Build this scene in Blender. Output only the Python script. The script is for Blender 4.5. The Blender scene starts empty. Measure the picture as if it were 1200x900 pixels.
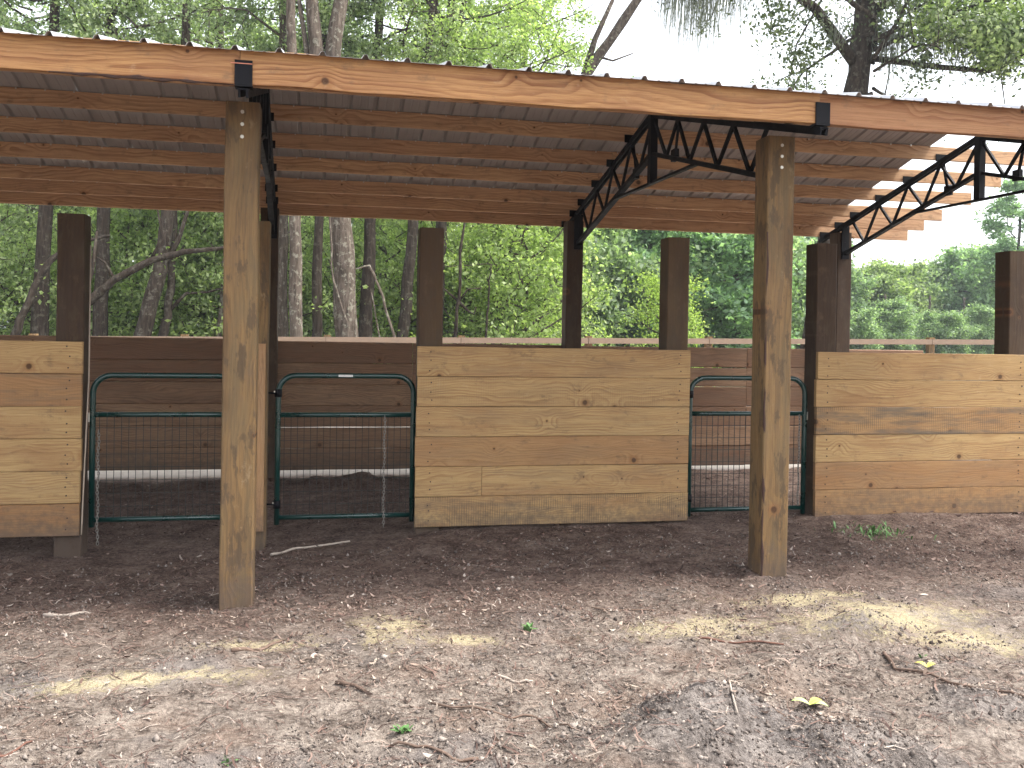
import bpy, math, random
import numpy as np
from mathutils import Matrix, Vector

SC = bpy.context.scene
COL = SC.collection
R = math.radians

# ------------------------------------------------------------------ camera
CAM_POS = Vector((0.5845, -5.5716, 1.574))
YAW, PITCH, ROLL = 0.2, 0.0079, -0.0165
cam_data = bpy.data.cameras.new('camera')
cam = bpy.data.objects.new('camera', cam_data)
COL.objects.link(cam)
fw = Vector((math.sin(YAW) * math.cos(PITCH), math.cos(YAW) * math.cos(PITCH), -math.sin(PITCH)))
rt0 = Vector((math.cos(YAW), -math.sin(YAW), 0.0))
up0 = rt0.cross(fw)
cr, sr = math.cos(ROLL), math.sin(ROLL)
rt = rt0 * cr - up0 * sr
up = up0 * cr + rt0 * sr
cam.matrix_world = Matrix(((rt.x, up.x, -fw.x, CAM_POS.x), (rt.y, up.y, -fw.y, CAM_POS.y),
                           (rt.z, up.z, -fw.z, CAM_POS.z), (0, 0, 0, 1)))
cam_data.sensor_width = 36.0
cam_data.lens = 1080.48 / 1200 * 36
cam_data.shift_y = -(450 - 403.09) / 1200
cam_data.clip_start = 0.05
cam_data.clip_end = 800
SC.camera = cam

# ------------------------------------------------------------------ sky, sun, exposure
SUN_EL, SUN_H = R(58), Vector((0.94, -0.28, 0)).normalized()
world = bpy.data.worlds.new('World')
SC.world = world
world.use_nodes = True
wn = world.node_tree
wn.nodes.clear()
sky = wn.nodes.new('ShaderNodeTexSky')
sky.sky_type = 'NISHITA'
sky.sun_disc = False
sky.sun_elevation = SUN_EL
sky.sun_rotation = math.atan2(SUN_H.x, SUN_H.y)
sky.dust_density = 3.0
sky.air_density = 1.0
hs = wn.nodes.new('ShaderNodeHueSaturation')
hs.inputs['Saturation'].default_value = 0.24
bg = wn.nodes.new('ShaderNodeBackground')
bg.inputs['Strength'].default_value = 0.15
wo = wn.nodes.new('ShaderNodeOutputWorld')
wn.links.new(sky.outputs[0], hs.inputs['Color'])
wn.links.new(hs.outputs[0], bg.inputs['Color'])
wn.links.new(bg.outputs[0], wo.inputs['Surface'])

sun_data = bpy.data.lights.new('sun', 'SUN')
sun_data.energy = 1.5
sun_data.angle = R(10)
sun_data.color = (1.0, 0.95, 0.87)
sun = bpy.data.objects.new('sun', sun_data)
COL.objects.link(sun)
to_sun = Vector((SUN_H.x * math.cos(SUN_EL), SUN_H.y * math.cos(SUN_EL), math.sin(SUN_EL)))
sun.rotation_euler = to_sun.to_track_quat('Z', 'Y').to_euler()
sun.location = (0, 0, 30)

SC.view_settings.view_transform = 'Standard'
SC.view_settings.look = 'None'
SC.view_settings.gamma = 1.0
SC.view_settings.exposure = 1.92
SC.render.engine = 'CYCLES'
cy = SC.cycles
cy.use_denoising = True
cy.max_bounces = 5
cy.diffuse_bounces = 3
cy.glossy_bounces = 2
cy.transmission_bounces = 3
cy.volume_bounces = 0
cy.use_adaptive_sampling = True
cy.adaptive_threshold = 0.02
cy.sample_clamp_indirect = 8

rng = np.random.default_rng(7)
random.seed(7)


# ------------------------------------------------------------------ node helper
class NT:
    def __init__(s, name):
        s.m = bpy.data.materials.new(name)
        s.m.use_nodes = True
        s.t = s.m.node_tree
        s.t.nodes.clear()
        s.out = s.t.nodes.new('ShaderNodeOutputMaterial')

    def new(s, t, **kw):
        n = s.t.nodes.new(t)
        for k, v in kw.items():
            setattr(n, k, v)
        return n

    def put(s, sock, v):
        if v is None:
            return
        if isinstance(v, bpy.types.NodeSocket):
            s.t.links.new(v, sock)
        elif isinstance(v, (tuple, list)) and len(v) == 3 and sock.type == 'RGBA':
            sock.default_value = (*v, 1)
        else:
            sock.default_value = v

    def math(s, op, a, b=None, c=None, clamp=False):
        n = s.new('ShaderNodeMath', operation=op)
        n.use_clamp = clamp
        s.put(n.inputs[0], a)
        s.put(n.inputs[1], b)
        s.put(n.inputs[2], c)
        return n.outputs[0]

    def vmath(s, op, a, b=None):
        n = s.new('ShaderNodeVectorMath', operation=op)
        s.put(n.inputs[0], a)
        s.put(n.inputs[1], b)
        return n.outputs['Value'] if op in ('LENGTH', 'DISTANCE', 'DOT_PRODUCT') else n.outputs[0]

    def sep(s, v):
        n = s.new('ShaderNodeSeparateXYZ')
        s.put(n.inputs[0], v)
        return n.outputs[0], n.outputs[1], n.outputs[2]

    def comb(s, x, y, z):
        n = s.new('ShaderNodeCombineXYZ')
        for i, v in enumerate((x, y, z)):
            s.put(n.inputs[i], v)
        return n.outputs[0]

    def noise(s, v, scale, detail=3, rough=0.55, out='Fac'):
        n = s.new('ShaderNodeTexNoise')
        s.put(n.inputs['Vector'], v)
        n.inputs['Scale'].default_value = scale
        n.inputs['Detail'].default_value = detail
        n.inputs['Roughness'].default_value = rough
        return n.outputs[0] if out == 'Fac' else n.outputs[1]

    def step(s, v, a, b, lo=0.0, hi=1.0):
        n = s.new('ShaderNodeMapRange', interpolation_type='SMOOTHSTEP')
        s.put(n.inputs['Value'], v)
        for k, q in (('From Min', a), ('From Max', b), ('To Min', lo), ('To Max', hi)):
            s.put(n.inputs[k], q)
        return n.outputs[0]

    def ramp(s, f, stops):
        n = s.new('ShaderNodeValToRGB')
        s.put(n.inputs[0], f)
        e = n.color_ramp.elements
        while len(e) < len(stops):
            e.new(0.5)
        for k, (p, c) in enumerate(stops):
            e[k].position = p
            e[k].color = (*c, 1)
        return n.outputs[0]

    def mix(s, f, a, b, mode='MIX'):
        n = s.new('ShaderNodeMix', data_type='RGBA', blend_type=mode)
        s.put(n.inputs[0], f)
        s.put(n.inputs[6], a)
        s.put(n.inputs[7], b)
        return n.outputs[2]

    def attr(s, name):
        n = s.new('ShaderNodeAttribute', attribute_type='OBJECT', attribute_name=name)
        return n.outputs['Fac']

    def bump(s, h, strength, dist):
        n = s.new('ShaderNodeBump')
        n.inputs['Strength'].default_value = strength
        n.inputs['Distance'].default_value = dist
        s.put(n.inputs['Height'], h)
        return n.outputs[0]

    def bsdf(s, color, rough=0.8, metal=0.0, normal=None, coat=0.0, spec=None):
        n = s.new('ShaderNodeBsdfPrincipled')
        s.put(n.inputs['Base Color'], color)
        s.put(n.inputs['Roughness'], rough)
        s.put(n.inputs['Metallic'], metal)
        s.put(n.inputs['Normal'], normal)
        n.inputs['Coat Weight'].default_value = coat
        if spec is not None:
            n.inputs['Specular IOR Level'].default_value = spec
        s.t.links.new(n.outputs[0], s.out.inputs['Surface'])
        return n

    def obco(s):
        return s.new('ShaderNodeTexCoord').outputs['Object']

    def rnd(s):
        return s.new('ShaderNodeObjectInfo').outputs['Random']


def wood_material(name, axis, light, warm, ring_dark, ring_freq=58.0, knot=True, treated=0.0, saw=True, ring_w=0.62):
    """sawn pine: growth rings cut by the board face, knots, fine grain, per-board tone and wear"""
    k = NT(name)
    x, y, z = k.sep(k.obco())
    r = k.rnd()
    al, u, v = (x, z, y) if axis == 'X' else (z, x, y)
    off = k.math('MULTIPLY', r, 37.0)
    al = k.math('ADD', al, off)
    flat = k.comb(al, u, off)
    # knots
    vor = k.new('ShaderNodeTexVoronoi', voronoi_dimensions='2D', feature='F1')
    k.put(vor.inputs['Vector'], flat)
    vor.inputs['Scale'].default_value = 2.6
    kd = vor.outputs['Distance']
    kx, ky, kz = k.sep(vor.outputs['Color'])
    keep = k.math('GREATER_THAN', kx, 0.58)
    bend = k.math('MULTIPLY', k.step(kd, 0.30, 0.0), keep)
    lw = k.noise(k.comb(k.math('MULTIPLY', al, 0.55), k.math('MULTIPLY', u, 1.6), k.math('MULTIPLY', v, 1.6)), 1.6, 3, 0.5)
    pith = k.math('MULTIPLY', k.math('SUBTRACT', k.math('FRACT', k.math('MULTIPLY', r, 91.7)), 0.5), 0.30)
    uu = k.math('ADD', k.math('SUBTRACT', u, pith), k.math('MULTIPLY', k.math('SUBTRACT', lw, 0.5), 0.30))
    vv = k.math('ADD', v, k.math('ADD', 0.05, k.math('MULTIPLY', lw, 0.05)))
    d = k.math('SQRT', k.math('ADD', k.math('MULTIPLY', uu, uu), k.math('MULTIPLY', vv, vv)))
    d = k.math('ADD', d, k.math('MULTIPLY', bend, 0.035))
    ring = k.math('FRACT', k.math('MULTIPLY', d, ring_freq))
    ringv = k.step(ring, 0.25, 0.92)
    ringv = k.math('MULTIPLY', ringv, k.step(ring, 1.0, 0.93))
    fade = k.noise(k.comb(k.math('MULTIPLY', al, 1.0), k.math('MULTIPLY', u, 9.0), k.math('ADD', off, 5.0)), 1.3, 3, 0.6)
    ringv = k.math('MULTIPLY', ringv, k.step(fade, 0.30, 0.68, 0.25, 1.0))
    fine = k.noise(k.comb(k.math('MULTIPLY', al, 4.0), k.math('MULTIPLY', u, 150.0), k.math('MULTIPLY', v, 150.0)), 1.0, 6, 0.75)
    blotch = k.noise(k.comb(k.math('MULTIPLY', al, 1.4), k.math('MULTIPLY', u, 4.5), off), 1.0, 4, 0.6)
    tone = k.attr('tone')
    base = k.mix(tone, light, warm)
    base = k.mix(k.math('MULTIPLY', k.step(blotch, 0.40, 0.70), 0.55), base, warm)
    col = k.mix(k.math('MULTIPLY', k.math('MULTIPLY', ringv, ring_w), k.math('SUBTRACT', 1.0, k.math('MULTIPLY', tone, 0.8 if treated else 0.0))), base, ring_dark)
    col = k.mix(k.step(fine, 0.38, 0.72, 0.0, 0.55), col, (ring_dark[0] * 0.8, ring_dark[1] * 0.75, ring_dark[2] * 0.7))
    if knot:
        wob = k.math('ADD', kd, k.math('MULTIPLY', k.math('SUBTRACT', k.noise(flat, 22.0, 2), 0.5), 0.03))
        wob = k.math('DIVIDE', wob, k.math('ADD', 0.35, k.math('MULTIPLY', ky, 0.95)))
        kn = k.math('MULTIPLY', k.step(wob, 0.062, 0.03), keep)
        halo = k.math('MULTIPLY', k.step(wob, 0.14, 0.04), keep)
        col = k.mix(k.math('MULTIPLY', halo, 0.45), col, (0.22, 0.095, 0.035))
        col = k.mix(k.math('MULTIPLY', kn, 0.85), col, (0.045, 0.020, 0.010))
    # weathering: grey, dirty or bleached patches with their own outline
    wear = k.attr('wear')
    wn_ = k.noise(k.comb(k.math('MULTIPLY', al, 1.1), k.math('MULTIPLY', u, 7.0), k.math('ADD', off, 3.0)), 1.6, 5, 0.65)
    col = k.mix(k.math('MULTIPLY', k.step(wn_, 0.40, 0.66), wear), col, (0.155, 0.118, 0.082) if not treated else (0.075, 0.055, 0.042))
    scuff = k.noise(k.comb(k.math('MULTIPLY', al, 6.0), k.math('MULTIPLY', u, 9.0), k.math('ADD', off, 9.0)), 1.2, 6, 0.7)
    col = k.mix(k.math('MULTIPLY', k.step(scuff, 0.54, 0.72), 0.5), col, (0.13, 0.085, 0.055))
    col = k.mix(k.math('MULTIPLY', k.math('MULTIPLY', k.step(scuff, 0.40, 0.28), k.math('SUBTRACT', 1.0, tone)), 0.22), col, (0.55, 0.42, 0.27))
    if saw:
        sw = k.math('SINE', k.math('MULTIPLY', al, 330.0))
        sn = k.noise(k.comb(k.math('MULTIPLY', al, 2.2), k.math('MULTIPLY', u, 4.0), k.math('ADD', off, 21.0)), 1.5, 3, 0.5)
        swm = k.math('MULTIPLY', k.math('MULTIPLY', k.step(sw, 0.1, 0.95), k.step(sn, 0.42, 0.62)), k.attr('saw'))
        col = k.mix(k.math('MULTIPLY', swm, 0.55), col, (0.085, 0.06, 0.042))
    if treated:
        t1 = k.noise(k.comb(k.math('MULTIPLY', al, 1.3), k.math('MULTIPLY', u, 6.0), k.math('MULTIPLY', v, 6.0)), 1.5, 5, 0.62)
        col = k.mix(k.math('MULTIPLY', k.step(t1, 0.45, 0.62, 0.0, treated), k.math('SUBTRACT', 1.0, tone)), col, (0.125, 0.092, 0.050))
        t2 = k.noise(k.comb(k.math('MULTIPLY', al, 1.6), k.math('MULTIPLY', u, 4.6), k.math('MULTIPLY', v, 4.6)), 2.2, 6, 0.66)
        col = k.mix(k.step(t2, 0.52, 0.60, 0.0, 0.72), col, (0.070, 0.048, 0.030))
    # mud splashed up from the ground
    wx, wy, wz = k.sep(k.new('ShaderNodeNewGeometry').outputs['Position'])
    spl = k.noise(k.comb(wx, wy, wz), 16.0, 5, 0.7)
    hi = k.math('ADD', wz, k.math('MULTIPLY', k.math('SUBTRACT', spl, 0.5), 0.9))
    col = k.mix(k.step(hi, 0.34, -0.02, 0.0, 0.62), col, (0.095, 0.070, 0.056))
    hgt = k.math('ADD', k.math('MULTIPLY', fine, 0.6), k.math('MULTIPLY', ringv, 0.4))
    k.bsdf(col, rough=k.step(fine, 0.2, 0.8, 0.62, 0.85), normal=k.bump(hgt, 0.35, 0.004), spec=0.25)
    return k.m


M = {}
M['board'] = wood_material('pine_board', 'X', (0.475, 0.320, 0.145), (0.300, 0.152, 0.070), (0.24, 0.125, 0.055))
M['roofwood'] = wood_material('pine_framing', 'X', (0.44, 0.240, 0.100), (0.29, 0.145, 0.075), (0.17, 0.060, 0.024), ring_freq=36, saw=False, ring_w=0.8)
M['post'] = wood_material('treated_post', 'Z', (0.250, 0.152, 0.064), (0.030, 0.017, 0.013), (0.10, 0.065, 0.035), ring_freq=34, treated=0.6, saw=False)
M['purlin'] = wood_material('pine_purlin', 'X', (0.66, 0.430, 0.245), (0.48, 0.290, 0.170), (0.25, 0.115, 0.055), ring_freq=36, saw=False, ring_w=0.7)
M['rear_board'] = wood_material('old_rear_board', 'X', (0.36, 0.225, 0.135), (0.20, 0.108, 0.064), (0.10, 0.055, 0.035), saw=False)
M['plank_up'] = wood_material('pine_upright', 'Z', (0.46, 0.29, 0.15), (0.34, 0.18, 0.09), (0.24, 0.125, 0.055))


def simple(name, color, rough=0.5, metal=0.0, coat=0.0, var=0.25, scale=14.0, bump=0.0, spec=None):
    k = NT(name)
    n = k.noise(k.obco(), scale, 4, 0.6)
    c = k.mix(n, tuple(a * (1 - var) for a in color), tuple(min(1, a * (1 + var)) for a in color))
    nm = k.bump(k.noise(k.obco(), scale * 4, 3), bump, 0.004) if bump else None
    k.bsdf(c, rough=k.step(n, 0.2, 0.8, rough * 0.8, min(1, rough * 1.2)), metal=metal, coat=coat, normal=nm, spec=spec)
    return k.m


M['steel'] = simple('black_painted_steel', (0.006, 0.006, 0.008), 0.6, spec=0.12)
M['gate'] = simple('green_enamel_tube', (0.003, 0.030, 0.026), 0.30, coat=0.4, var=0.35, scale=9)
M['wire'] = simple('dark_wire', (0.016, 0.020, 0.020), 0.5, metal=0.3)
M['chain'] = simple('galvanised_chain', (0.27, 0.25, 0.225), 0.5, metal=0.5)
M['bolt'] = simple('bolt_steel', (0.55, 0.52, 0.46), 0.4, metal=0.8)
M['nail'] = simple('rusty_nail', (0.045, 0.025, 0.018), 0.7)
M['sticker'] = simple('pale_sticker', (0.55, 0.55, 0.52), 0.5, var=0.5, scale=160)
M['cable'] = simple('pale_cord', (0.42, 0.34, 0.27), 0.7)
M['rust'] = simple('chalk_line', (0.55, 0.20, 0.13), 0.8)
M['bark_wane'] = simple('dark_bark', (0.050, 0.024, 0.017), 0.9, var=0.6, scale=40, bump=0.8)
M['twig'] = simple('dead_twig', (0.13, 0.085, 0.062), 0.9, var=0.5, scale=30, bump=0.5)
M['root'] = simple('pale_root', (0.36, 0.30, 0.25), 0.9, var=0.4, scale=30, bump=0.5)
M['redroot'] = simple('red_root', (0.13, 0.062, 0.043), 0.9, var=0.4, scale=30, bump=0.5)
M['fence'] = simple('weathered_rail', (0.215, 0.150, 0.105), 0.85, var=0.25, scale=5)
M['sprout'] = simple('sprout_green', (0.09, 0.20, 0.055), 0.6, var=0.4, scale=20)
M['yellowleaf'] = simple('yellow_leaf', (0.55, 0.50, 0.10), 0.5, var=0.3, scale=30)
M['paleleaf'] = simple('pale_green_leaf', (0.42, 0.55, 0.20), 0.5, var=0.4, scale=30)


def metal_roof():
    k = NT('ribbed_steel_sheet')
    p = k.obco()
    n = k.noise(p, 3.0, 4, 0.6)
    n2 = k.noise(p, 40.0, 3, 0.6)
    c = k.mix(n, (0.50, 0.50, 0.52), (0.64, 0.64, 0.65))
    k.bsdf(c, rough=k.step(n2, 0.2, 0.8, 0.32, 0.48), metal=0.75, normal=k.bump(n, 0.12, 0.02))
    return k.m


M['roof'] = metal_roof()
M['roof_back'] = simple('primed_sheet_underside', (0.40, 0.372, 0.362), 0.8, metal=0.0, var=0.12, scale=2.5)


def ground_material():
    k = NT('sandy_forest_soil')
    p = k.obco()
    x, y, z = k.sep(p)
    n1 = k.noise(p, 0.9, 4, 0.55)
    n2 = k.noise(p, 5.5, 5, 0.62)
    n3 = k.noise(p, 38.0, 5, 0.7)
    n4 = k.noise(p, 150.0, 3, 0.7)
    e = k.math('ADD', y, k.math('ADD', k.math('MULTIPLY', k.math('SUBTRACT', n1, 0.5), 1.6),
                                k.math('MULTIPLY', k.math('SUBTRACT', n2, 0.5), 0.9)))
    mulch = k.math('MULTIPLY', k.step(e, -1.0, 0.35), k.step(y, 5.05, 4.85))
    mixn = k.math('ADD', k.math('MULTIPLY', n2, 0.45), k.math('MULTIPLY', n3, 0.55))
    sand = k.ramp(mixn, [(0.36, (0.062, 0.047, 0.039)), (0.47, (0.215, 0.174, 0.146)), (0.62, (0.46, 0.390, 0.330))])
    warm = k.noise(p, 2.1, 3)
    sand = k.mix(k.step(warm, 0.50, 0.68, 0.0, 0.4), sand, (0.33, 0.23, 0.175))
    grey = k.noise(k.vmath('ADD', p, (5.0, 3.0, 0.0)), 1.7, 3)
    sand = k.mix(k.step(grey, 0.55, 0.70, 0.0, 0.55), sand, (0.25, 0.225, 0.215))
    # sun dapples painted into the soil colour as pale yellow sandy patches
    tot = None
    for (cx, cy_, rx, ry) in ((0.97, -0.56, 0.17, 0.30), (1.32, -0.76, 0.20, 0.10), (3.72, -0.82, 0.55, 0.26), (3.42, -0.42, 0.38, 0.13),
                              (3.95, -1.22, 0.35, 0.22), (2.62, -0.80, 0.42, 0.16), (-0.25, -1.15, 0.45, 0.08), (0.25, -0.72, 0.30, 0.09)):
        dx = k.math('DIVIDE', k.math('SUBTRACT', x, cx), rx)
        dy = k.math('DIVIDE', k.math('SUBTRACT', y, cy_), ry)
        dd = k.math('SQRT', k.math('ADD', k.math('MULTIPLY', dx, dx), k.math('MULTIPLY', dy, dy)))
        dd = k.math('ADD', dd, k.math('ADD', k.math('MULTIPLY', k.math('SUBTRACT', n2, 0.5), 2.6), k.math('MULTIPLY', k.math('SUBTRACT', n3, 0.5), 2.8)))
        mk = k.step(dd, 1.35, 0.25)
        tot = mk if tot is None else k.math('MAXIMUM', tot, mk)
    # bare grey subsoil thrown up in the mounds
    heap = None
    for (cx, cy_, rx, ry) in ((2.15, -2.20, 0.55, 0.42), (2.6, -2.5, 0.4, 0.25), (3.50, -0.98, 0.26, 0.16), (-0.70, -1.10, 0.22, 0.16), (4.75, -0.45, 0.35, 0.18), (0.5, -2.4, 0.4, 0.2), (3.4, -2.15, 0.35, 0.2)):
        dx = k.math('DIVIDE', k.math('SUBTRACT', x, cx), rx)
        dy = k.math('DIVIDE', k.math('SUBTRACT', y, cy_), ry)
        dd = k.math('ADD', k.math('SQRT', k.math('ADD', k.math('MULTIPLY', dx, dx), k.math('MULTIPLY', dy, dy))), k.math('MULTIPLY', k.math('SUBTRACT', n2, 0.5), 1.4))
        mk = k.step(dd, 1.15, 0.6)
        heap = mk if heap is None else k.math('MAXIMUM', heap, mk)
    sand = k.mix(k.math('MULTIPLY', heap, 0.75), sand, k.ramp(mixn, [(0.36, (0.060, 0.051, 0.048)), (0.48, (0.185, 0.162, 0.150)), (0.62, (0.37, 0.33, 0.305))]))
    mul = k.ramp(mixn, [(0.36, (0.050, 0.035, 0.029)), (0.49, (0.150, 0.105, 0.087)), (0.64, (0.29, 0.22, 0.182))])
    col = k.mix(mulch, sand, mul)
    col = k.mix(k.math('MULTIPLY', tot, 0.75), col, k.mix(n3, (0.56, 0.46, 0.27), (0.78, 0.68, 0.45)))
    far = k.step(y, 4.9, 5.2)
    col = k.mix(far, col, k.mix(n2, (0.40, 0.36, 0.32), (0.60, 0.55, 0.49)))
    wood_floor = k.step(y, 13.0, 18.0)
    col = k.mix(wood_floor, col, k.mix(n2, (0.07, 0.06, 0.035), (0.16, 0.13, 0.08)))
    col = k.mix(k.step(n4, 0.60, 0.75, 0.0, 0.5), col, (0.10, 0.075, 0.062))
    h = k.math('ADD', k.math('MULTIPLY', n3, 0.7), k.math('MULTIPLY', n4, 0.3))
    k.bsdf(col, rough=0.95, normal=k.bump(h, 1.0, 0.06), spec=0.1)
    return k.m


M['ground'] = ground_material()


def island_material(name, stops, rough=0.8, translucent=0.0, tint=False, spec=0.2):
    """leaf-like pieces: each loose piece takes its own colour from the ramp"""
    k = NT(name)
    ri = k.new('ShaderNodeNewGeometry').outputs['Random Per Island']
    c = k.ramp(ri, stops)
    if tint:
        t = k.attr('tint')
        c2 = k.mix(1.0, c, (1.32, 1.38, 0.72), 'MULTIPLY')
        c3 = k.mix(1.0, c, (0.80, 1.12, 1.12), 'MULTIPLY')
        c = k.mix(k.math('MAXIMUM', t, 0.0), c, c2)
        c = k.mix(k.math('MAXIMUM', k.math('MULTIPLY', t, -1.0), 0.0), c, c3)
    if translucent:
        b = k.new('ShaderNodeBsdfPrincipled')
        k.put(b.inputs['Base Color'], c)
        b.inputs['Roughness'].default_value = rough
        b.inputs['Specular IOR Level'].default_value = spec
        tr = k.new('ShaderNodeBsdfTranslucent')
        k.put(tr.inputs['Color'], k.mix(1.0, c, (1.5, 1.7, 0.8), 'MULTIPLY'))
        ms = k.new('ShaderNodeMixShader')
        ms.inputs[0].default_value = translucent
        k.t.links.new(b.outputs[0], ms.inputs[1])
        k.t.links.new(tr.outputs[0], ms.inputs[2])
        k.t.links.new(ms.outputs[0], k.out.inputs['Surface'])
    else:
        k.bsdf(c, rough=rough, spec=spec)
    return k.m


M['leaf'] = island_material('green_foliage', [(0.0, (0.11, 0.15, 0.08)), (0.4, (0.185, 0.24, 0.13)), (0.75, (0.275, 0.335, 0.205)), (1.0, (0.44, 0.49, 0.36))],
                            rough=0.5, translucent=0.5, tint=True, spec=0.4)
M['leaf_dark'] = island_material('live_oak_foliage', [(0.0, (0.040, 0.056, 0.032)), (0.5, (0.080, 0.105, 0.058)), (1.0, (0.16, 0.19, 0.115))], rough=0.5, translucent=0.3, tint=True, spec=0.3)
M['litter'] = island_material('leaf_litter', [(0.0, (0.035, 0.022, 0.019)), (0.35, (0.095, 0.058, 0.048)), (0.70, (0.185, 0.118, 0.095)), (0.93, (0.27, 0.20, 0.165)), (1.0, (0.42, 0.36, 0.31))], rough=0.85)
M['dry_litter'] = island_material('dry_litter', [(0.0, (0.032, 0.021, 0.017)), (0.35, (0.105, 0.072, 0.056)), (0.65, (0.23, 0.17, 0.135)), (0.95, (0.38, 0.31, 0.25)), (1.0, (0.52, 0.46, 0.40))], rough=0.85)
M['moss'] = island_material('spanish_moss', [(0.0, (0.10, 0.115, 0.095)), (1.0, (0.24, 0.255, 0.22))], rough=0.9, translucent=0.2)


def bark_material():
    k = NT('tree_bark')
    x, y, z = k.sep(k.obco())
    r = k.math('MULTIPLY', k.rnd(), 40.0)
    v = k.comb(k.math('ADD', k.math('MULTIPLY', x, 9.0), r), k.math('MULTIPLY', y, 9.0), k.math('MULTIPLY', z, 1.6))
    n = k.noise(v, 1.6, 6, 0.7)
    m_ = k.noise(k.comb(k.math('ADD', x, r), y, z), 7.0, 5, 0.7)
    c = k.ramp(n, [(0.30, (0.035, 0.028, 0.024)), (0.52, (0.115, 0.098, 0.085)), (0.75, (0.24, 0.215, 0.19))])
    c = k.mix(k.step(m_, 0.53, 0.63, 0.0, 0.75), c, (0.30, 0.31, 0.27))
    t = k.attr('tint')
    c = k.mix(1.0, c, k.mix(t, (0.30, 0.265, 0.235), (1.0, 0.93, 0.86)), 'MULTIPLY')
    k.bsdf(c, rough=0.95, normal=k.bump(n, 1.0, 0.05), spec=0.1)
    return k.m


M['bark'] = bark_material()


# ------------------------------------------------------------------ mesh helpers
class MB:
    def __init__(s):
        s.v, s.f = [], []

    def quadring(s, rings, close_ends=True):
        n = len(rings[0])
        b = len(s.v)
        for r in rings:
            s.v.extend(tuple(p) for p in r)
        for i in range(len(rings) - 1):
            for j in range(n):
                a, c = b + i * n + j, b + i * n + (j + 1) % n
                s.f.append((a, c, c + n, a + n))
        if close_ends:
            s.f.append(tuple(b + j for j in range(n))[::-1])
            e = b + (len(rings) - 1) * n
            s.f.append(tuple(e + j for j in range(n)))
        return s

    def box(s, x0, x1, y0, y1, z0, z1):
        lo = [(x0, y0, z0), (x1, y0, z0), (x1, y1, z0), (x0, y1, z0)]
        return s.quadring([lo, [(a, b, z1) for a, b, _ in lo]])

    def tube(s, pts, radii, n=8, close_ends=True):
        pts = [Vector(p) for p in pts]
        if not isinstance(radii, (list, tuple)):
            radii = [radii] * len(pts)
        ref = None
        rings = []
        for i, p in enumerate(pts):
            t = (pts[min(i + 1, len(pts) - 1)] - pts[max(i - 1, 0)]).normalized()
            if ref is None:
                ref = t.orthogonal().normalized()
            ref = (ref - t * ref.dot(t)).normalized()
            b = t.cross(ref)
            rings.append([p + (ref * math.cos(a) + b * math.sin(a)) * radii[i] for a in (2 * math.pi * j / n for j in range(n))])
        return s.quadring(rings, close_ends)

    def bar(s, p0, p1, w, t, side=Vector((1, 0, 0))):
        """rectangular bar from p0 to p1: t thick along side, w wide across it"""
        p0, p1 = Vector(p0), Vector(p1)
        d = (p1 - p0).normalized()
        sd = (side - d * side.dot(d)).normalized()
        o = d.cross(sd)
        q = [sd * t / 2 + o * w / 2, -sd * t / 2 + o * w / 2, -sd * t / 2 - o * w / 2, sd * t / 2 - o * w / 2]
        return s.quadring([[p0 + a for a in q], [p1 + a for a in q]])

    def mesh(s, name, mat, smooth=False):
        me = bpy.data.meshes.new(name)
        me.from_pydata(s.v, [], s.f)
        me.materials.append(mat)
        if smooth:
            me.polygons.foreach_set('use_smooth', [True] * len(me.polygons))
        me.update()
        return me

    def build(s, name, mat, parent=None, smooth=False, loc=None):
        return add(name, s.mesh(name, mat, smooth), parent, loc)


def add(name, me, parent=None, loc=None, rot=None):
    o = bpy.data.objects.new(name, me)
    COL.objects.link(o)
    if parent is not None:
        o.parent = parent
    if loc is not None:
        o.location = loc
    if rot is not None:
        o.rotation_euler = rot
    return o


def tag(o, label=None, cat=None, group=None, kind=None):
    for k, v in (('label', label), ('category', cat), ('group', group), ('kind', kind)):
        if v:
            o[k] = v
    return o


def thing(name, loc, label, cat, group=None):
    o = add(name, None, None, loc)
    o.empty_display_size = 0.2
    return tag(o, label, cat, group)


def lumber(L, H, T, rs, n=6, ch=0.004, warp=0.002, axis='X'):
    """a chamfered sawn piece, centred, long axis X (or Z), slightly bowed"""
    mb = MB()
    h, t = H / 2, T / 2
    prof = [(-t + ch, -h), (t - ch, -h), (t, -h + ch), (t, h - ch), (t - ch, h), (-t + ch, h), (-t, h - ch), (-t, -h + ch)]
    rings = []
    for i in range(n):
        s = -L / 2 + L * i / (n - 1)
        dy, dz = rs.normal(0, warp), rs.normal(0, warp)
        if axis == 'X':
            rings.append([(s, a + dy, b + dz) for a, b in prof])
        else:
            rings.append([(b + dz, -a + dy, s) for a, b in prof])
    mb.quadring(rings)
    return mb


def value_noise(x, y, seed, scale):
    g = np.random.default_rng(seed).random((64, 64))
    x, y = np.asarray(x) * scale, np.asarray(y) * scale
    xi, yi = np.floor(x).astype(int), np.floor(y).astype(int)
    fx, fy = x - xi, y - yi
    fx, fy = fx * fx * (3 - 2 * fx), fy * fy * (3 - 2 * fy)
    a, b = g[xi % 64, yi % 64], g[(xi + 1) % 64, yi % 64]
    c, d = g[xi % 64, (yi + 1) % 64], g[(xi + 1) % 64, (yi + 1) % 64]
    return (a * (1 - fx) + b * fx) * (1 - fy) + (c * (1 - fx) + d * fx) * fy - 0.5


W = 1.6256          # front face of the stall boards
BACK = 4.82         # inner face of the rear wall boards


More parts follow.
